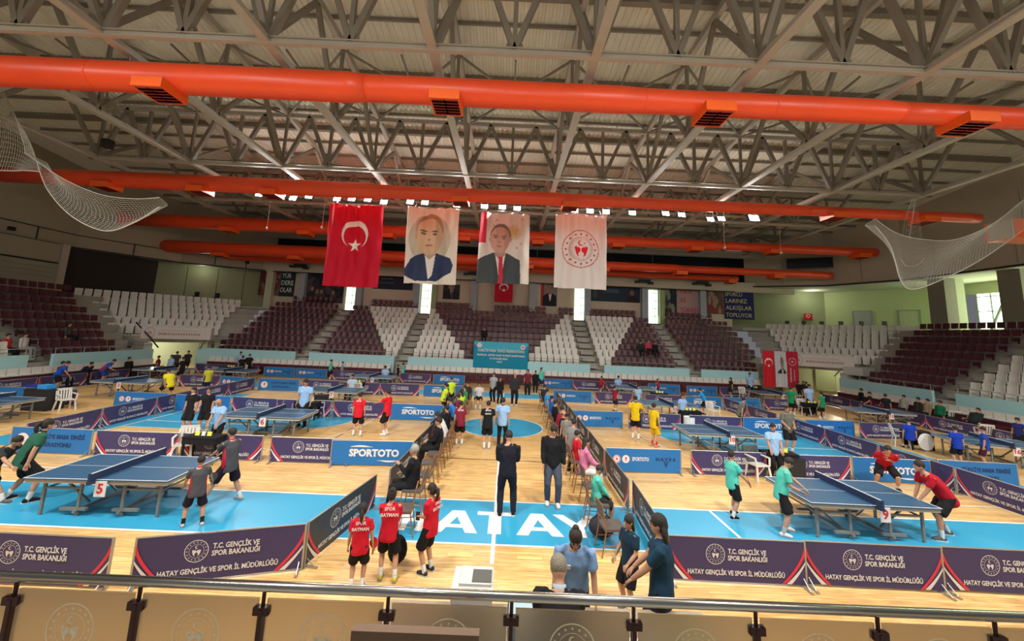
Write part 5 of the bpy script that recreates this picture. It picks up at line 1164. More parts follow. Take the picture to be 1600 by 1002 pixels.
def person(label, x, y, head, face, top=(.5, .1, .1), bot=(.02, .02, .025), shoe=(.7, .7, .7), style='tee', legs='shorts', hair='short', hc=(.02, .014, .012), skin='m', sock=(.7, .7, .68),
           lean=0, side=0, pel=None, pely=0, L=None, R=None, fL=(-.11, .0), fR=(.11, .0), hyaw=0, hpit=0, sit=False, z=0., near=False, trim=None, text=None, seat_h=.47, group=None, twist=0, knee=1., cap=None, fz_=(0, 0)):
    """head: standing height in metres; face: compass turn, 0 looks away from the viewer, 90 to the left, 180 at the viewer"""
    s = head/1.75; kid = max(0, (1.62-head))*.5; hs = 1+kid*.45
    root = thing('person', label, 'person', (x, y, z), math.radians(face), group)
    sd = math.radians(side); ld = math.radians(lean)
    up = unit((math.sin(sd), math.sin(ld), math.cos(ld)*math.cos(sd))); fw = unit(np.cross(up, (1, 0, 0)))*1.; fw = unit((0, math.cos(ld), -math.sin(ld)))
    rt = unit(np.cross(fw, up)); tw = math.radians(twist); rts = unit(rt*math.cos(tw)+fw*math.sin(tw)); fws = unit(np.cross(up, rts))
    pz = pel if pel is not None else (.93 if not sit else seat_h/s+.10)
    Pv = np.array([0, pely, pz]); ups = unit(up*.75+np.array([0, 0, .25])) if abs(lean) < 60 else up
    W = Pv+ups*.16; Ch = W+up*.20; Sh = Ch+up*.13; Nk = Sh+up*.045
    hp = math.radians(hpit); hy = math.radians(hyaw)
    hup = unit(up*(.55)+np.array([0, 0, .45])); hf = np.array([-math.sin(hy), math.cos(hy), 0.]); hf = unit(hf-hup*hf.dot(hup)); hr = np.cross(hf, hup)
    hup2 = unit(hup*math.cos(hp)+hf*math.sin(hp)); hf2 = unit(np.cross(hup2, hr))
    if hf2.dot(hf) < 0: hf2 = -hf2
    Hc = Nk+unit(up*.4+hup2*.6)*(.155*hs)+hf2*.015
    hR = Matrix(np.stack([hr, hf2, hup2], 1).tolist())
    if sit:
        if fL == (-.11, .0): fL = (-.12, .46)
        if fR == (.11, .0): fR = (.12, .46)
    hipL = Pv-rt*.09-up*.04; hipR = Pv+rt*.09-up*.04
    aL = np.array([fL[0], fL[1], .085+fz_[0]]); aR = np.array([fR[0], fR[1], .085+fz_[1]])
    kp = (0, 1, .15)
    kL, aL = ik(hipL, aL, .43, .42, (-.15, 1*knee, .2)); kR, aR = ik(hipR, aR, .43, .42, (.15, 1*knee, .2))
    sw = .172 if head < 1.6 else .20
    shL = Sh-rts*sw-up*.012; shR = Sh+rts*sw-up*.012
    def hand(t, sgn):
        if t is None: t = (sgn*.25, .04, None)
        if t[2] is None: return (Sh+rts*t[0]*1.0+fws*t[1]-up*.56)
        return np.array(t, float)
    wL = hand(L, -1); wR = hand(R, 1)
    eL, wL = ik(shL, wL, .285, .25, (-.35, -.8, -.5)); eR, wR = ik(shR, wR, .285, .25, (.35, -.8, -.5))
    S = lambda p: tuple(np.array(p)*s)
    def T(mb, P, R_, **k): ltube(mb, [S(p) for p in P], [tuple(q*s for q in r) if isinstance(r, tuple) else r*s for r in R_], **k)
    # body
    b = MB()
    T(b, [Pv-ups*.06, Pv+ups*.04, W, Ch, Sh, Nk+up*.01], [(.145, .10), (.155, .11), (.125, .095), (.155, .11), (.13, .085), (.06, .06)], ref=rts, n=12)
    T(b, [Nk-up*.03, Hc-hup2*.06], [.055, .052], n=8)
    for sh, e, w in ((shL, eL, wL), (shR, eR, wR)): T(b, [Sh*.35+sh*.65, sh, sh*.5+e*.5, e, e*.55+w*.45, w], [.05, .056, .049, .041, .040, .028], n=8)
    for h, k, a in ((hipL, kL, aL), (hipR, kR, aR)):
        T(b, [h, h*.5+k*.5, k, k*.65+a*.35, a], [.09, .08, .058, .06, .038], n=9)
        fd = np.array([0, 1., 0]) if True else 0; T(b, [a-np.array([0, .03, .04]), a+np.array([0, .10, -.055])], [.038, .032], n=8)
    hb = MB(); r = hs*s
    b.ell(S(Hc), (.074*r, .092*r, .112*r), 14, 10, R=hR)
    b.ell(S(Hc+(hf2*.045-hup2*.062)*hs), (.046*r, .048*r, .05*r), 10, 6, R=hR)
    b.ell(S(Hc+(hf2*.098-hup2*.012)*hs), (.014*r, .018*r, .026*r), 8, 6, R=hR)
    for q in (-1, 1): b.ell(S(Hc+(hr*q*.076-hup2*.005)*hs), (.012*r, .02*r, .03*r), 8, 6, R=hR)
    vox = (.0155 if near else (.021 if y < 16.5 else .029))*max(s, .8)
    # hands (palm, four fingers, thumb), joined to the same mesh after remeshing
    hm = MB()
    for sgn, e, w in ((-1, eL, wL), (1, eR, wR)):
        d = unit(w-e); side_ = unit(np.cross(d, (0, 0, 1)) if abs(d[2]) < .9 else np.cross(d, (1, 0, 0))); cur = unit(np.cross(side_, d)); cur = cur if cur[2] < 0 or abs(d[2]) > .9 else -cur
        T(hm, [w-d*.02, w+d*.03, w+d*.085], [(.026, .02), (.036, .016), (.04, .014)], ref=side_, n=8)
        for f in range(4):
            o = side_*(-.027+.018*f); l = (.062, .072, .068, .054)[f]
            T(hm, [w+d*.08+o, w+d*(.08+l*.5)+o*1.1+cur*.008, w+d*(.08+l*.85)+o*1.1+cur*.032], [.0085, .008, .0065], n=5)
        T(hm, [w+d*.025+side_*-.03*sgn, w+d*.06+side_*-.055*sgn, w+d*.09+side_*-.058*sgn+cur*.012], [.011, .010, .008], n=5)
    sk = mat('skin_'+skin, SK[skin], rough=.55, var=.06, scale=12, spec=.35)
    JOBS.append((b, vox*1.12, 'body', sk, root, hm))
    # top
    c = MB(); g = .022 if style != 'jacket' else .035
    drop = .13 if style in ('tee', 'polo') else .06
    T(c, [Pv-ups*drop, Pv+ups*.05, W, Ch, Sh, Sh+up*.028], [(.172+g, .125+g), (.168+g, .122+g), (.155+g, .118+g), (.172+g, .124+g), (.155, .09+g*.4), (.085, .065)], ref=rts, n=14, capr=.9)
    fr = .62 if style in ('tee', 'polo') else 1.
    for sh, e, w in ((shL, eL, wL), (shR, eR, wR)):
        if fr < 1: T(c, [Sh*.3+sh*.7, sh, sh*(1-fr)+e*fr], [.060, .068, .073], n=9, capr=.9)
        else: T(c, [Sh*.3+sh*.7, sh, sh*.5+e*.5, e, e*.5+w*.5, w*.97+e*.03], [.066, .080, .072, .062, .056, .040], n=9, capr=.9)
    JOBS.append((c, vox*1.0, 'jacket' if style == 'jacket' else ('long_sleeved_top' if style == 'long' else 'shirt'), cloth(top), root, None))
    if style == 'polo' or trim:
        tc_ = trim or (.02, .02, .03); k_ = MB(); T(k_, [Sh+up*.018, Sh+up*.045], [(.088, .072), (.07, .065)], ref=rts, n=12, capr=.95); k_.build('collar', cloth(tc_), root, smooth=True)
        if trim and style != 'polo':
            k_ = MB(); 
            for q in (-1, 1): T(k_, [Pv-ups*.08+rts*q*.175, W+rts*q*.155, Ch+rts*q*.17], [(.03, .07), (.028, .065), (.02, .05)], ref=rts, n=8)
            k_.build('side_panel', cloth(trim), root, smooth=True)
        if style == 'polo': MB().box(S(Ch+fws*(.145)+rts*.08), (.05*s, .012, .05*s), R=Matrix(np.stack([rts, fws, up], 1).tolist())).build('chest_badge', papw, root)
    # bottom
    c = MB()
    T(c, [Pv-ups*.07, Pv+ups*.09], [(.16, .12), (.148, .11)], ref=rt, n=12, capr=.9)
    if legs == 'shorts':
        for h, k in ((hipL, kL), (hipR, kR)): T(c, [h, h*.5+k*.5, h*.15+k*.85], [.108, .110, .116], n=10, capr=.92)
    else:
        w_ = 1.25 if legs == 'loose' else 1.
        for h, k, a in ((hipL, kL, aL), (hipR, kR, aR)): T(c, [h, h*.5+k*.5, k, k*.5+a*.5, a+np.array([0, 0, .0])], [.108, .098*w_, .080*w_, .074*w_, .062*w_], n=10, capr=.92)
    JOBS.append((c, vox, 'shorts' if legs == 'shorts' else 'trousers', cloth(bot), root, None))
    # socks and shoes
    shm = cloth(shoe); skm = cloth(sock)
    for a, k, q, dz in ((aL, kL, -1, fz_[0]), (aR, kR, 1, fz_[1])):
        if legs == 'shorts':
            m_ = MB(); T(m_, [a+np.array([0, 0, -.03]), a*.72+k*.28], [.045, .048], n=9, capr=.95); m_.build('sock', skm, root, smooth=True)
        m_ = MB(); o = np.array([0, 0, dz]); p = np.array([a[0], a[1], dz])
        yw = -q*0 
        T(m_, [p+np.array([0, -.055, .048]), p+np.array([0, .02, .055]), p+np.array([q*.008, .10, .045]), p+np.array([q*.012, .165, .032])], [(.042, .046), (.046, .052), (.05, .04), (.038, .028)], ref=(1, 0, 0), n=10)
        so = m_.build('shoe', shm, root, smooth=True)
        m_ = MB(); pts = [(-.035, -.085), (.035, -.085), (.045, .0), (.052, .11), (.03, .19), (-.03, .19), (-.052, .11), (-.045, 0)]
        m_.slab([((p[0]+u)*s, (p[1]+v)*s) for u, v in pts], (dz+.0)*s, (dz+.022)*s); m_.build('sole', cloth((.6, .6, .58) if sum(shoe) < 1 else (.25, .25, .25)), so)
    # hair
    hcm = mat('hair_%d_%d' % (int(hc[0]*999), int(hc[2]*999)), hc, rough=.7, var=.3, scale=40, bump=.5, bscale=60)
    if hair != 'bald':
        hbm = MB(); hbm.ell(S(Hc+(-hf2*.014+hup2*.030)*hs), (.087*r, .099*r, .103*r), 14, 10, R=hR)
        if hair in ('pony', 'long', 'bun'): hbm.ell(S(Hc+(-hf2*.03+hup2*.0)*hs), (.084*r, .085*r, .105*r), 12, 8, R=hR)
        if hair == 'pony':
            c0 = Hc-hf2*.105*hs+hup2*.03; ltube(hbm, [S(c0), S(c0-hf2*.06-np.array([0, 0, .03])), S(c0-hf2*.07-np.array([0, 0, .14])), S(c0-hf2*.04-np.array([0, 0, .27]))], [.03*s, .042*s, .04*s, .016*s], n=8)
        if hair == 'long': ltube(hbm, [S(Hc-hf2*.05), S(Hc-hf2*.08-np.array([0, 0, .14])), S(Hc-hf2*.10-np.array([0, 0, .34]))], [(.085*s, .05*s), (.09*s, .04*s), (.055*s, .025*s)], ref=hr, n=9)
        if hair == 'bun': hbm.ell(S(Hc-hf2*.07*hs+hup2*.10*hs), (.045*s, .045*s, .045*s), 10, 7)
        hbm.build('hair', hcm, root, smooth=True)
    else:
        hbm = MB(); hbm.ell(S(Hc+(-hf2*.022-hup2*.01)*hs), (.079*r, .086*r, .06*r), 12, 8, R=hR); hbm.build('hair', hcm, root, smooth=True)
    if cap:
        k_ = MB(); k_.ell(S(Hc+(-hf2*.01+hup2*.045)*hs), (.086*r, .10*r, .08*r), 12, 8, R=hR).box(S(Hc+(hf2*.13+hup2*.05)*hs), (.13*r, .11*r, .012*r), R=hR); k_.build('cap', cloth(cap), root, smooth=True)
    # face
    dk = mat('eye_dark', (.02, .012, .01), rough=.2, var=0); lipm = mat('lips', (.42, .14, .12), rough=.5)
    if near or head > .1:
        ey = MB()
        for q in (-1, 1):
            e = MB().ell(S(Hc+(hr*q*.029+hf2*.086+hup2*.012)*hs), (.011*r, .007*r, .0065*r), 8, 6, R=hR); e.build('eye', dk, root, smooth=True)
            ey.box(S(Hc+(hr*q*.03+hf2*.087+hup2*.033)*hs), (.034*r, .008*r, .006*r), R=hR)
        ey.build('eyebrow', hcm, root); MB().ell(S(Hc+(hf2*.092-hup2*.055)*hs), (.021*r, .006*r, .006*r), 8, 6, R=hR).build('mouth', lipm, root, smooth=True)
    if text:
        bR = Matrix(np.stack([-rts, -fws, up], 1).tolist())
        for k, (tx, dz_, sz) in enumerate(text):
            me = text_mesh(tx, sz, inkw, bold=.003, depth=.001); o = link('shirt_lettering', me, root); p = Ch-fws*(.165)+up*dz_
            Mx = Matrix(np.stack([rts, fws, up], 1).tolist()).to_4x4(); Mx.translation = Vector(S(p)); o.matrix_local = Mx @ Matrix.Scale(s, 4)
    g_ = Matrix.Translation((x, y, z)) @ Matrix.Rotation(math.radians(face), 4, 'Z')
    return {'L': tuple(g_ @ Vector(S(wL+unit(wL-eL)*.09))), 'R': tuple(g_ @ Vector(S(wR+unit(wR-eR)*.09))), 'root': root, 's': s}
def finish_people():
    tmp = []
    for i, (mb, vox, name, m, root, extra) in enumerate(JOBS):
        me = mb.mesh('tmp', m); o = bpy.data.objects.new('tmp', me); C.objects.link(o)
        md = o.modifiers.new('r', 'REMESH'); md.mode = 'VOXEL'; md.voxel_size = vox; md.use_smooth_shade = True
        sm = o.modifiers.new('s', 'SMOOTH'); sm.iterations = 2 if name == 'body' else 3; sm.factor = .4; tmp.append(o)
    dg = bpy.context.evaluated_depsgraph_get()
    for o, (mb, vox, name, m, root, extra) in zip(tmp, JOBS):
        me = bpy.data.meshes.new_from_object(o.evaluated_get(dg)); me.name = name
        n = len(me.vertices); co = np.empty(n*3); me.vertices.foreach_get('co', co); co = co.reshape(-1, 3)
        if name != 'body' and n:
            no = np.empty(n*3); me.vertices.foreach_get('normal', no); no = no.reshape(-1, 3); ph = rng.rand(3)*6
            d = .0042*(np.sin(co[:, 2]*15+co[:, 0]*26+ph[0])*np.sin(co[:, 1]*18+ph[2])+np.sin(co[:, 0]*36-co[:, 2]*19+co[:, 1]*24+ph[1])*np.sin(co[:, 2]*9+ph[0])); co = co+no*d[:, None]; me.vertices.foreach_set('co', co.ravel())
        if extra:
            bm = bmesh.new(); bm.from_mesh(me); tm = extra.mesh('h', m); bm.from_mesh(tm); bm.to_mesh(me); bm.free(); bpy.data.meshes.remove(tm)
        me.materials.clear(); me.materials.append(m); me.polygons.foreach_set('use_smooth', [True]*len(me.polygons)); me.update()
        link(name, me, root)
    for o in tmp: d_ = o.data; bpy.data.objects.remove(o); bpy.data.meshes.remove(d_)
def H(fx, fyy, hx, hy):        # floor point under the feet and the height up to the head top
    x, y = fz(fx, fyy, 0); return x, y, fy(hx, hy, y)[1]
redp = mat('red_paddle_rubber', (.60, .03, .04), rough=.5); blkp = mat('black_paddle_rubber', (.02, .02, .02), rough=.5)
def paddle(loc, label, m, rot=(1.2, 0, .4)):
    R = (Matrix.Rotation(rot[2], 3, 'Z') @ Matrix.Rotation(rot[0], 3, 'X') @ Matrix.Rotation(rot[1], 3, 'Y'))
    t = thing('table_tennis_bat', label, 'bat', loc); MB().tube([R @ Vector((0, .08, -.006)), R @ Vector((0, .08, .006))], .078, 16).build('blade', m, t); MB().bar(R @ Vector((0, .02, 0)), R @ Vector((0, -.08, 0)), .028, .022).build('handle', wood, t)
N = (.012, .014, .024); K = (.012, .012, .014); LB = (.30, .50, .80); RD = (.55, .012, .03); TE = (.10, .58, .46)
# --- middle of the aisle
x, y, h = H(790, 806, 787, 672); person('man in navy sweatshirt and trousers standing with back turned on the court lettering', x, y, h, 0, N, N, K, 'long', 'trousers', hc=(.02, .016, .014), L=(-.12, .28, 1.12), R=(.12, .28, 1.14), hpit=22, near=True, fL=(-.13, -.02), fR=(.16, .05))
x, y, h = H(862, 789, 866, 661); person('bearded man in black sweatshirt and grey trousers looking down, right of the man in navy', x, y, h, 178, K, (.07, .08, .11), (.68, .68, .66), 'long', 'trousers', L=(-.25, .08, .82), R=(.22, .14, .90), hpit=28, near=True, fL=(-.12, .06), fR=(.1, -.04))
x, y, h = H(760, 701, 761, 626); person('player in black kit with white back print standing on the centre circle', x, y, h, 4, K, K, (.66, .66, .66), text=(('SPOR', .12, .09), ('HATAY', 0, .07)), fL=(-.09, 0), fR=(.09, 0))
x, y, h = H(783, 700, 779, 622); person('official in light blue shirt beside the black kit player', x, y+.2, h, -12, LB, K, K, 'polo', 'trousers')
x, y, h = H(770, 628, 770, 582); person('official in grey blue shirt standing far up the aisle', x, y, h, 150, (.35, .42, .46), K, K, legs='trousers')
x, y, h = H(780, 631, 781, 589); person('person in all black standing beside the far grey blue shirt', x, y, h, 200, K, K, K, 'long', 'trousers')
x, y, h = H(803, 634, 805, 582); person('grey haired man in black standing alone far up the aisle', x, y, h, 185, (.03, .032, .04), K, (.6, .6, .6), 'jacket', 'trousers', 'bald', hc=(.3, .28, .26))
# --- girls in red, lower left
x, y = fz(556, 922); h = fy(562, 787, y)[1]; p = person('girl in long red shirt nearest the barrier, holding a red bat', x, y, h, 12, RD, K, (.1, .1, .1), hair='pony', R=(.30, .02, .74), near=True, text=(('SPOR', .12, .09), ('BATMAN', .0, .09))); paddle(p['R'], 'red table tennis bat in the hand of the left red shirted girl', redp, (1.45, 0, -.3))
x, y = fz(602, 905); h = fy(606, 763, y)[1]; person('girl in red shirt and yellow soled shoes, second from left', x, y, h, 8, RD, K, (.55, .48, .05), hair='bun', L=(-.12, .3, 1.0), R=(.15, .3, 1.0), near=True, text=(('SPOR', .12, .09), ('BATMAN', .0, .09)), fR=(.19, -.1))
x, y = fz(668, 896); h = fy(674, 756, y)[1]; p = person('girl in red shirt with ponytail by the nearest left chairs, holding a phone', x, y, h, 62, RD, K, (.04, .04, .05), hair='pony', skin='m', L=(-.06, .26, 1.06), R=(.10, .24, 1.04), near=True, text=(('SPOR', .12, .08), ('BATMAN', .02, .08)), hpit=12)
tag(MB().box((0, 0, 0), (.07, .012, .14)).build('mobile_phone', blackp, loc=p['L']), 'black phone held by the ponytailed girl in red', 'phone')
# --- left chairs
def seated(ix, L_, label, h, face, dx=0., dy=0., **k):
    x, y = L_[ix]; return person(label, x+dx, y+dy, h, face, sit=True, **k)
seated(1, LCH, 'grey haired man in black jacket seated on the left chairs, nose to the barrier', 1.76, 90, top=K, bot=K, shoe=K, style='jacket', legs='trousers', hc=(.35, .33, .30), hair='short', L=(-.08, .30, .95), R=(.1, .25, .75), near=True, pely=.0, dy=.05, dx=-.05)
seated(4, LCH, 'dark haired man in black leather jacket seated with crossed ankles on the left chairs', 1.76, 95, dy=.35, top=K, bot=K, shoe=K, style='jacket', legs='trousers', near=True, fL=(-.05, .52), fR=(.08, .46), R=(.12, .3, .7), L=(-.12, .3, .7))
seated(6, LCH, 'long haired girl in white top bending forward on the left chairs', 1.60, 80, dy=.3, top=(.66, .66, .66), bot=(.12, .02, .06), hair='long', lean=30, legs='trousers')
x, y, h = H(717, 695, 713, 626); person('boy in dark red kit standing with back turned by the left chairs', x, y, h, 5, (.22, .02, .04), K, (.55, .55, .55), text=(('SPOR', .1, .1),))
person('boy in black seated low behind the dark red kit boy', -2.1, 14.85, 1.55, 60, top=K, bot=K, sit=True, hair='short')
seated(9, LCH, 'man in bright blue shirt seated halfway up the left chairs', 1.72, 110, top=(.03, .20, .62), bot=K, legs='trousers', lean=20, style='long')
seated(10, LCH, 'person in maroon seated behind the bright blue shirt', 1.6, 80, top=(.2, .02, .05), bot=K)
seated(11, LCH, 'woman in lime yellow vest seated on the far left chairs', 1.6, 60, top=(.60, .80, .03), bot=K, hair='long')
seated(12, LCH, 'person in green seated on the far left chairs', 1.65, 120, top=(.05, .25, .10), bot=K, style='long', legs='trousers')
seated(13, LCH, 'person in dark jacket seated last on the left chairs', 1.7, 150, top=(.03, .03, .03), bot=K, style='jacket', legs='trousers')
person('child in yellow vest leaning over the left barrier', -2.95, 19.4, 1.45, -60, (.62, .85, .03), K, lean=18)
x, y, h = H(703, 636, 704, 590); person('tall player in lime yellow vest standing left of the far aisle', x, y, h, 200, (.60, .85, .02), K, K, hc=(.02, .02, .02))
x, y, h = H(694, 640, 695, 598); person('player in dark green shirt next to the lime yellow vest', x, y, h, 20, (.01, .20, .12), K, K)
person('person in white with red bag seated far up the middle of the aisle', -1.4, 21.6, 1.6, 180, (.6, .6, .6), K, sit=True)
# --- right chairs
seated(1, RCH, 'child in teal sweatshirt seated on the nearest right chairs, looking down', 1.42, -95, top=TE, bot=(.02, .02, .02), style='long', hpit=30, L=(-.05, .30, .72), R=(.08, .3, .72), near=True, fL=(-.08, .36), fR=(.1, .34), hc=(.03, .02, .015), shoe=(.7, .7, .7), seat_h=.47, dy=.1)
seated(3, RCH, 'long haired girl in pink sweatshirt and white trousers seated on the right chairs', 1.68, -88, top=(.68, .20, .36), bot=(.66, .64, .60), style='long', legs='trousers', hair='long', L=(-.1, .36, .72), R=(.12, .38, .70), near=True, lean=4, skin='m', dy=-.05)
seated(4, RCH, 'boy in bright red shirt seated behind the pink girl', 1.55, -80, top=RD, bot=K, dy=.1)
x, y, h = H(893, 738, 895, 655); person('young man in grey shirt standing by the right barrier', x-.0, y, h, -35, (.22, .22, .22), K, K, legs='trousers', lean=10)
x, y = -0.0, 0; x, y, h = H(884, 712, 876, 646); person('young man in grey shirt and dark cap by the right chairs', x, y, h, 170, (.20, .19, .18), K, K, legs='shorts', cap=(.02, .02, .03))
seated(6, RCH, 'balding man in black seated midway along the right chairs', 1.72, -92, top=K, bot=K, style='jacket', legs='trousers', hair='bald', hc=(.1, .1, .1), dy=.2)
seated(7, RCH, 'boy in dark red kit seated on the right chairs', 1.6, -90, top=(.35, .02, .04), bot=(.2, .02, .03), lean=12, dy=.3)
seated(8, RCH, 'person in black seated in front of the dark red boy', 1.65, -80, top=K, bot=K, dy=.4, style='long')
seated(9, RCH, 'boy in blue jacket seated on the right chairs', 1.6, -85, top=(.02, .12, .40), bot=K, style='long', dy=.5)
seated(11, RCH, 'person in blue and white seated far up the right chairs', 1.6, -85, top=(.05, .30, .65), bot=K)
seated(12, RCH, 'man in black with white collar seated last on the right chairs', 1.7, -60, top=(.03, .03, .035), bot=K, style='jacket', legs='trousers')
x, y, h = H(824, 618, 825, 577); person('woman in maroon top and long black skirt standing at the far right chairs', x, y, h, 170, (.16, .02, .03), K, K, 'tee', 'loose', 'long')
x, y, h = H(836, 614, 835, 579); person('girl with dark hair behind the woman in maroon', x, y, h, 180, K, K, K, 'long', 'trousers', 'long')
x, y, h = H(845, 610, 843, 574); person('person in teal shirt and dark shorts at the far end of the right chairs', x, y, h, 200, TE, (.02, .03, .10), K, hair='long')
# --- table 5
x, y = fz(5, 795); person('lunging player in black shorts cut off at the left edge', x-.75, y+.25, 1.62, -82, (.03, .035, .035), K, (.1, .12, .11), lean=42, pel=.78, fL=(-.1, -.35), fR=(.12, .5), R=(.35, .75, .85), L=(-.4, .2, .9))
x, y = fz(50, 660, 1.62); person('player with back turned in black and green shirt at the left end of table 5', x, y, 1.78, -28, (.02, .10, .06), K, K, hair='pony', lean=22, pel=.86, fL=(-.26, -.1), fR=(.28, .1), trim=(.01, .01, .01), near=True)
x, y, h = H(300, 822, 309, 713); p = person('boy in grey shirt with red side panels at the right end of table 5', x, y, h, 40, (.075, .075, .085), (.015, .01, .02), (.5, .5, .5), trim=(.40, .02, .04), L=(-.28, .32, .98), R=(.32, .36, 1.0), lean=6, sock=K, near=True, fL=(-.2, .05), fR=(.2, -.1)); paddle(p['R'], 'black table tennis bat of the grey shirted boy at table 5', blkp)
x, y, h = H(348, 788, 361, 669); p = person('taller boy in grey and red shirt reaching towards table 5', x, y+.05, h, 74, (.075, .075, .085), (.012, .01, .02), (.45, .45, .45), trim=(.45, .02, .05), L=(-.12, .45, 1.08), R=(.05, .46, 1.02), near=True, fL=(-.32, .3), fR=(.28, -.15), sock=(.7, .7, .7), lean=4)
x, y = fz(337, 706); h = fy(341, 621, y)[1]; person('bald umpire in light blue polo leaning over the scores behind table 5', x, y, h+.03, 168, LB, K, K, 'polo', 'trousers', 'bald', hc=(.12, .1, .09), hpit=30, lean=8, L=(-.2, .3, .92), R=(.18, .26, .9), near=True)
x, y, h = H(293, 677, 298, 604); person('boy in black kit standing left of the bald umpire', x, y, h, 175, K, K, (.5, .5, .5), trim=(.6, .6, .6))
x, y, h = H(317, 676, 320, 604); person('second boy in black kit, turned sideways beside the first', x, y, h, 205, K, K, (.3, .3, .3), R=(.2, .3, .95), L=(-.2, .1, .85))
# --- table 7 and around
x, y, h = H(557, 681, 561, 613); person('player in red shirt and black shorts behind the barrier, left of the pair', x, y, h, 10, (.68, .015, .03), K, (.6, .6, .6), fL=(-.14, 0), fR=(.16, -.1), text=(('SPOR', .12, .08),))
x, y, h = H(602, 680, 606, 609); p = person('player in red shirt pointing with one arm, right of the pair', x, y, h, 80, (.68, .015, .03), K, (.75, .75, .75), L=(-.06, .55, 1.18))
x, y = fz(471, 668); h = fy(471, 591, y)[1]; person('umpire in light blue polo standing behind table 6', x, y, h, 178, LB, K, K, 'polo', 'trousers', hpit=18)
x, y = fy(549, 610, 22.35)[0], 22.35; person('umpire in white and blue shirt seated behind table 7', x, y, 1.7, 180, (.45, .58, .75), K, K, 'polo', 'trousers', sit=True)
x, y, h = H(523, 594, 524, 562); person('player in teal shirt at the left end of table 8', x-.4, y, h, -60, TE, K, K, R=(.3, .4, 1.0))
x, y, h = H(533, 593, 532, 565); person('player in light blue behind the teal player at table 8', x, y, h, -70, (.25, .5, .6), K, K)
x, y, h = H(628, 598, 629, 567); person('player in teal shirt at the right end of table 8', x, y, h, 70, TE, K, K)
x, y, h = H(620, 598, 622, 570); person('player in black shirt beside the right teal player at table 8', x, y, h, 80, K, K, K)
x, y = fy(601, 595, 28.3)[0], 28.3; person('umpire in light blue and white seated behind table 8', x, y, 1.7, 180, (.35, .55, .85), K, K, 'polo', 'trousers', sit=True, hpit=30)
# --- far left
x, y, h = H(96, 612, 103, 569); person('player in royal blue shirt bending at the far left table', x-.35, y, max(h, 1.5)+.12, -62, (.01, .09, .55), K, K, lean=30, R=(.2, .5, .9))
x, y = fz(158, 600); person('player in royal blue and red stooping behind table 3', x, y, 1.6, -70, (.02, .10, .55), (.02, .05, .3), K, lean=45, trim=(.5, .02, .05), R=(.2, .6, .9))
x, y, h = H(262, 622, 263, 577); p = person('player in bright yellow shirt crouching left of table 3', x, y, max(h, 1.35)+.25, 75, (.85, .75, .02), K, K, lean=25, pel=.75, fL=(-.3, .1), fR=(.3, -.1))
x, y, h = H(321, 616, 321, 571); person('player in yellow and navy shirt standing left of the fourth row', x, y, h, 60, (.60, .55, .04), (.015, .02, .10), K, trim=(.015, .02, .1))
x, y = fz(263, 592); h = fy(264, 554, y)[1]; person('umpire in light blue at the far left corner', x, y, h, 170, LB, K, K, 'polo', 'trousers')
x, y = fz(372, 584); h = fy(372, 549, y)[1]; person('umpire in light blue standing by the far left table', x, y, h, 180, LB, K, K, 'polo', 'trousers')
for k, (px, py, f, c_) in enumerate(((375, 592, 60, K), (386, 588, 200, K), (281, 598, 90, K), (244, 585, 120, (.22, .02, .03)), (290, 582, 190, (.03, .03, .035)), (272, 584, 30, (.05, .04, .04)))):
    x, y = fz(px, py); person(['player in black with white shorts near the far left umpire', 'player in black resting by the barrier at far left', 'person in black beside the yellow shirted player', 'person in dark red seated at the left corner passage', 'person in black standing in the left corner passage', 'person in dark grey in front of the left passage'][k], x, y, 1.62, f, c_, K, (.4, .4, .4), sit=(k in (3,)))
for k, (px, py, c_, f) in enumerate(((106, 582, (.20, .02, .03), -80), (140, 578, (.02, .022, .04), -90), (208, 577, K, -90))):
    d = ray(px, py)
    tt = -24.0/d[0]; y = d[1]*tt; person(['spectator in maroon seated on the left bench row', 'spectator in navy leaning forward on the left bench row', 'spectator in black lying back on the left bench row'][k], -24.3, y, 1.7, f, c_, K, K, 'long', 'trousers', sit=True, lean=35 if k == 1 else -5, seat_h=.52)
for k, (px, py, c_, b_) in enumerate(((8, 548, (.55, .05, .06), K), (35, 546, (.62, .60, .58), (.3, .3, .3)), (105, 527, (.06, .065, .055), K))):
    d = ray(px, py); X = -26.6 if k < 2 else -27.0; tt = X/d[0]; y = d[1]*tt; z = CAMH+d[2]*tt; person(['spectator in red and white shirt seated in the left stand', 'spectator in white shirt seated on the aisle steps of the left stand', 'spectator in dark jacket lounging among the maroon seats of the left stand'][k], X, y, 1.72, -70, c_, b_, K, 'long', 'trousers', sit=True, z=z-.45, trim=(.7, .7, .7) if k == 0 else None)
for k, (px, py, Y, c_) in enumerate(((757, 527, 33.9, K), (999, 548, 34.2, (.02, .03, .025)), (1011, 546, 34.2, (.5, .05, .10)), (1021, 549, 34.2, K))):
    x, z = fy(px, py, Y); person(['spectator in black seated above the event banner', 'spectator in dark green seated in the block right of centre', 'spectator in pink red seated in the block right of centre', 'spectator in black seated next to the pink red one'][k], x, Y-.35, 1.7, 180, c_, K, K, 'long', 'trousers', sit=True, z=z-.5)
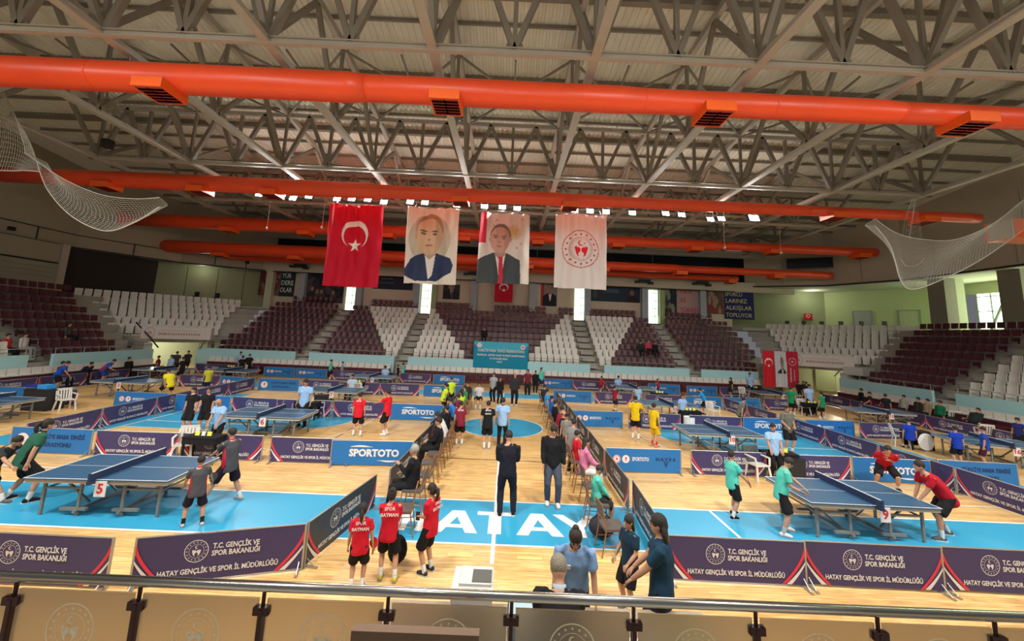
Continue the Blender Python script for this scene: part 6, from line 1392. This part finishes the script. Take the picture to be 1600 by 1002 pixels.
# --- right of the aisle, far
x, y, h = H(938, 613, 938, 588); person('player in red kit at the left end of table 12', x, y, h, -80, RD, (.3, .01, .02), K, R=(.25, .45, 1.0), lean=12)
x, y = fy(966, 603, 28.4)[0], 28.4; person('umpire in light blue seated behind table 12', x, y, 1.7, 180, LB, K, K, 'polo', 'trousers', sit=True, hpit=20)
x, y, h = H(1029, 617, 1026, 592); person('player in red kit at the right end of table 12', x, y, h, 70, RD, (.04, .01, .01), K, L=(-.3, .35, 1.35), lean=8)
x, y, h = H(960, 643, 964, 603); person('player in maroon shirt at the left end of table 11', x, y, h, -70, (.28, .015, .04), (.02, .02, .03), K, R=(.2, .42, 1.0), L=(-.2, .4, 1.05))
x, y = fz(997, 643); h = fy(998, 602, y)[1]; person('umpire in light blue standing behind table 11', x, y, h, 178, LB, K, K, 'polo', 'trousers')
x, y, h = H(993, 686, 996, 618); p = person('player in yellow shirt with black sleeves, left of the yellow pair', x, y, h, -25, (.72, .50, .01), K, (.7, .7, .7), trim=(.02, .02, .02), R=(.3, .3, .95)); paddle(p['R'], 'black bat of the left yellow shirted player', blkp)
x, y, h = H(1022, 698, 1022, 630); person('player in yellow shirt with red socks, right of the yellow pair', x, y, h, -60, (.72, .50, .01), (.66, .45, .01), (.6, .3, .2), trim=(.15, .12, .02), sock=(.6, .02, .04))
x, y = fz(1067, 665); h = fy(1068, 616, y)[1]; person('umpire in light blue polo standing behind table 10', x, y, h, 176, LB, K, K, 'polo', 'trousers')
x, y, h = H(1101, 648, 1093, 609); person('boy in bright blue shirt stretching his arm over table 11', x, y, h+.1, 68, (.02, .30, .72), K, K, L=(-.1, .6, 1.2), lean=22)
x, y, h = H(1143, 622, 1143, 590); person('player in black and green by the far right barrier', x, y, h, 90, (.02, .03, .02), (.02, .03, .02), K, hair='long', trim=(.1, .25, .05))
x, y = fz(1173, 622); h = fy(1172, 582, y)[1]; person('umpire in light blue before the tall banners', x, y, h, 178, LB, K, K, 'polo', 'trousers')
x, y, h = H(1238, 650, 1239, 604); person('player in green shirt facing the umpire at right', x, y, h, -70, (.01, .26, .10), K, (.6, .6, .6))
x, y, h = H(1249, 624, 1248, 596); person('woman in black standing by the right passage', x, y, h, 180, K, K, K, 'long', 'trousers', 'long')
x, y, h = H(1257, 624, 1257, 596); person('second woman in black standing by the right passage', x, y, h, 180, (.02, .02, .02), K, K, 'long', 'trousers', 'long')
x, y = fz(1266, 648); h = fy(1266, 600, y)[1]; person('umpire in light blue between the two green shirted players', x, y, h, 180, LB, K, K, 'polo', 'trousers', hpit=15)
x, y, h = H(1286, 656, 1286, 612); p = person('player in green shirt with back turned at right', x, y, h, 15, (.01, .26, .10), K, (.6, .6, .6), R=(.3, .25, .95), fL=(-.18, 0), fR=(.2, 0), text=(('SPOR', .12, .06),)); paddle(p['R'], 'bat of the green shirted player with back turned', blkp)
x, y = fz(1284, 640); person('girl in black behind the green shirted player', x, y+1.2, 1.6, 180, K, K, K, hair='long')
x, y, h = H(1233, 708, 1226, 633); person('boy in grey camouflage shirt standing beyond table 9', x, y, h, 175, (.13, .14, .12), K, (.2, .2, .2), L=(-.1, .25, 1.02), R=(.16, .25, 1.0), trim=(.05, .05, .05), near=True)
x, y, h = H(1163, 676, 1163, 639); person('player in grey camouflage shirt bending behind table 10', x, y+.3, 1.55, -100, (.16, .17, .14), K, K, lean=20)
x, y = fz(1211, 748); h = fy(1210, 661, y)[1]; person('umpire in light blue polo standing behind table 9', x, y, h, 176, LB, K, K, 'polo', 'trousers', L=(-.16, .2, .9), R=(.2, .2, .9), hpit=8, near=True)
# --- table 9
x, y, h = H(1146, 808, 1141, 704); p = person('boy in teal shirt standing left of table 9 with red bat', x, y, h, -78, TE, K, K, R=(.22, .30, .98), L=(-.2, .2, .95), near=True, fL=(-.16, .12), fR=(.14, -.14)); paddle(p['R'], 'red bat held by the teal boy left of table 9', redp, (1.3, .3, .8))
x, y, h = H(1224, 833, 1222, 714); p = person('boy in teal shirt serving at the near left corner of table 9', x, y, h+.05, -112, TE, K, (.7, .7, .7), R=(.16, .36, 1.02), L=(-.12, .52, 1.0), near=True, hpit=30, lean=12, fL=(-.18, .1), fR=(.22, -.05), sock=(.4, .4, .4)); paddle(p['R'], 'black bat of the serving teal shirted boy', blkp, (.4, 0, 1.2))
x, y = fz(1390, 766); person('player in red shirt crouching beyond the right end of table 9', x, y+.1, 1.70, 150, (.42, .01, .025), K, K, lean=50, pel=.72, fL=(-.25, .05), fR=(.25, 0), L=(-.05, .35, .9), R=(.1, .32, .95), near=True, hpit=-10)
x, y = fz(1487, 842); person('player in red shirt leaning forward at the right end of table 9', x-.05, y, 1.78, 75, (.42, .01, .025), K, (.1, .12, .12), lean=42, pel=.86, fL=(-.2, .25), fR=(.2, -.12), L=(-.15, .55, .75), R=(.15, .45, .72), near=True, hpit=-15)
# --- far right
for k, (px, py, hx, hy, f, c_) in enumerate(((1362, 655, 1357, 612, 60, K), (1387, 660, 1378, 615, -20, K))):
    x, y, h = H(px, py, hx, hy); person(['player in black with red shorts, left of the right hand pair', 'player in black with red shorts, right of the right hand pair'][k], x, y, h, f, c_, (.30, .02, .05), (.5, .5, .5), trim=(.3, .02, .04), L=(-.2, .3, 1.0), hair='short')
BL = (.012, .05, .42)
x, y = fz(1424, 704); person('child in royal blue shirt seated with a white disc at right', x, y, 1.5, -25, BL, K, K, sit=True, hpit=15)
x, y, h = H(1499, 728, 1498, 666); person('child in royal blue shirt at the right table, left of the pair', x, y, h, -20, BL, K, K, near=False)
x, y, h = H(1543, 731, 1541, 667); person('child in royal blue shirt at the right table, looking left', x, y, h, 40, (.015, .06, .36), (.05, .01, .03), K)
x, y, h = H(1596, 706, 1595, 653); person('person in dark blue shirt cut off at the right edge', x, y, h, 100, (.02, .03, .16), K, K)
for k, (px, py, c_, f) in enumerate(((1345, 628, K, 70), (1412, 640, (.35, .33, .30), 90), (1434, 642, (.04, .035, .03), 80), (1449, 646, (.30, .24, .16), 80), (1468, 640, (.01, .16, .07), 90), (1522, 655, (.02, .03, .03), 100))):
    d = ray(px, py); X = 23.6; tt = X/d[0]; y = d[1]*tt; person(['spectator in black at the left end of the right bench row', 'spectator in pale grey on the right bench row', 'spectator in dark brown on the right bench row', 'spectator in beige on the right bench row', 'spectator in dark green shirt on the right bench row', 'spectator in dark jacket lying among bags on the right bench row'][k], X, y, 1.65, f, c_, K, K, 'long', 'trousers', sit=True, seat_h=.52, lean=-8 if k != 5 else -35)
# --- foreground, at and beyond the officials table
x = fy(898, 880, 5.4)[0]; person('woman official in light blue polo with hair tied up, bending over the table', x, 5.42, 1.70, 172, (.20, .34, .58), (.015, .02, .05), K, 'polo', 'trousers', 'bun', hc=(.03, .018, .012), lean=16, hpit=28, L=(-.26, .22, .86), R=(.26, .24, .86), near=True)
x = fy(876, 900, 4.3)[0]; person('grey haired official in black jacket leaning over the table with back to the viewer', x, 4.15, 1.80, 0, K, K, K, 'jacket', 'trousers', 'short', hc=(.24, .21, .16), lean=24, near=True, trim=(.4, .5, .6), L=(-.15, .5, .82), R=(.15, .5, .82), hpit=25)
x, y = fz(984, 955); person('girl in dark teal kit with a headband standing by the nearest right chairs', x, y, fy(987, 805, y)[1], 118, (.012, .035, .065), K, (.2, .2, .2), 'tee', 'shorts', 'long', skin='m', near=True, L=(-.2, .26, .98), R=(.2, .2, .95), hpit=10)
x, y = fy(1034, 940, 5.35)[0], 5.35; person('taller long haired girl in dark teal kit, right of the first', x, y, fy(1025, 802, y)[1], 68, (.012, .045, .085), K, (.2, .2, .2), 'tee', 'shorts', 'long', skin='m', near=True, L=(-.16, .34, 1.0), R=(.10, .36, .98), hpit=10)
x = fy(963, 930, 4.35)[0]; person('person in dark brown low by the officials table', x, 4.25, 1.35, 0, (.05, .03, .02), K, K, 'jacket', 'trousers', sit=True, hc=(.04, .025, .02), seat_h=.40)
finish_people()
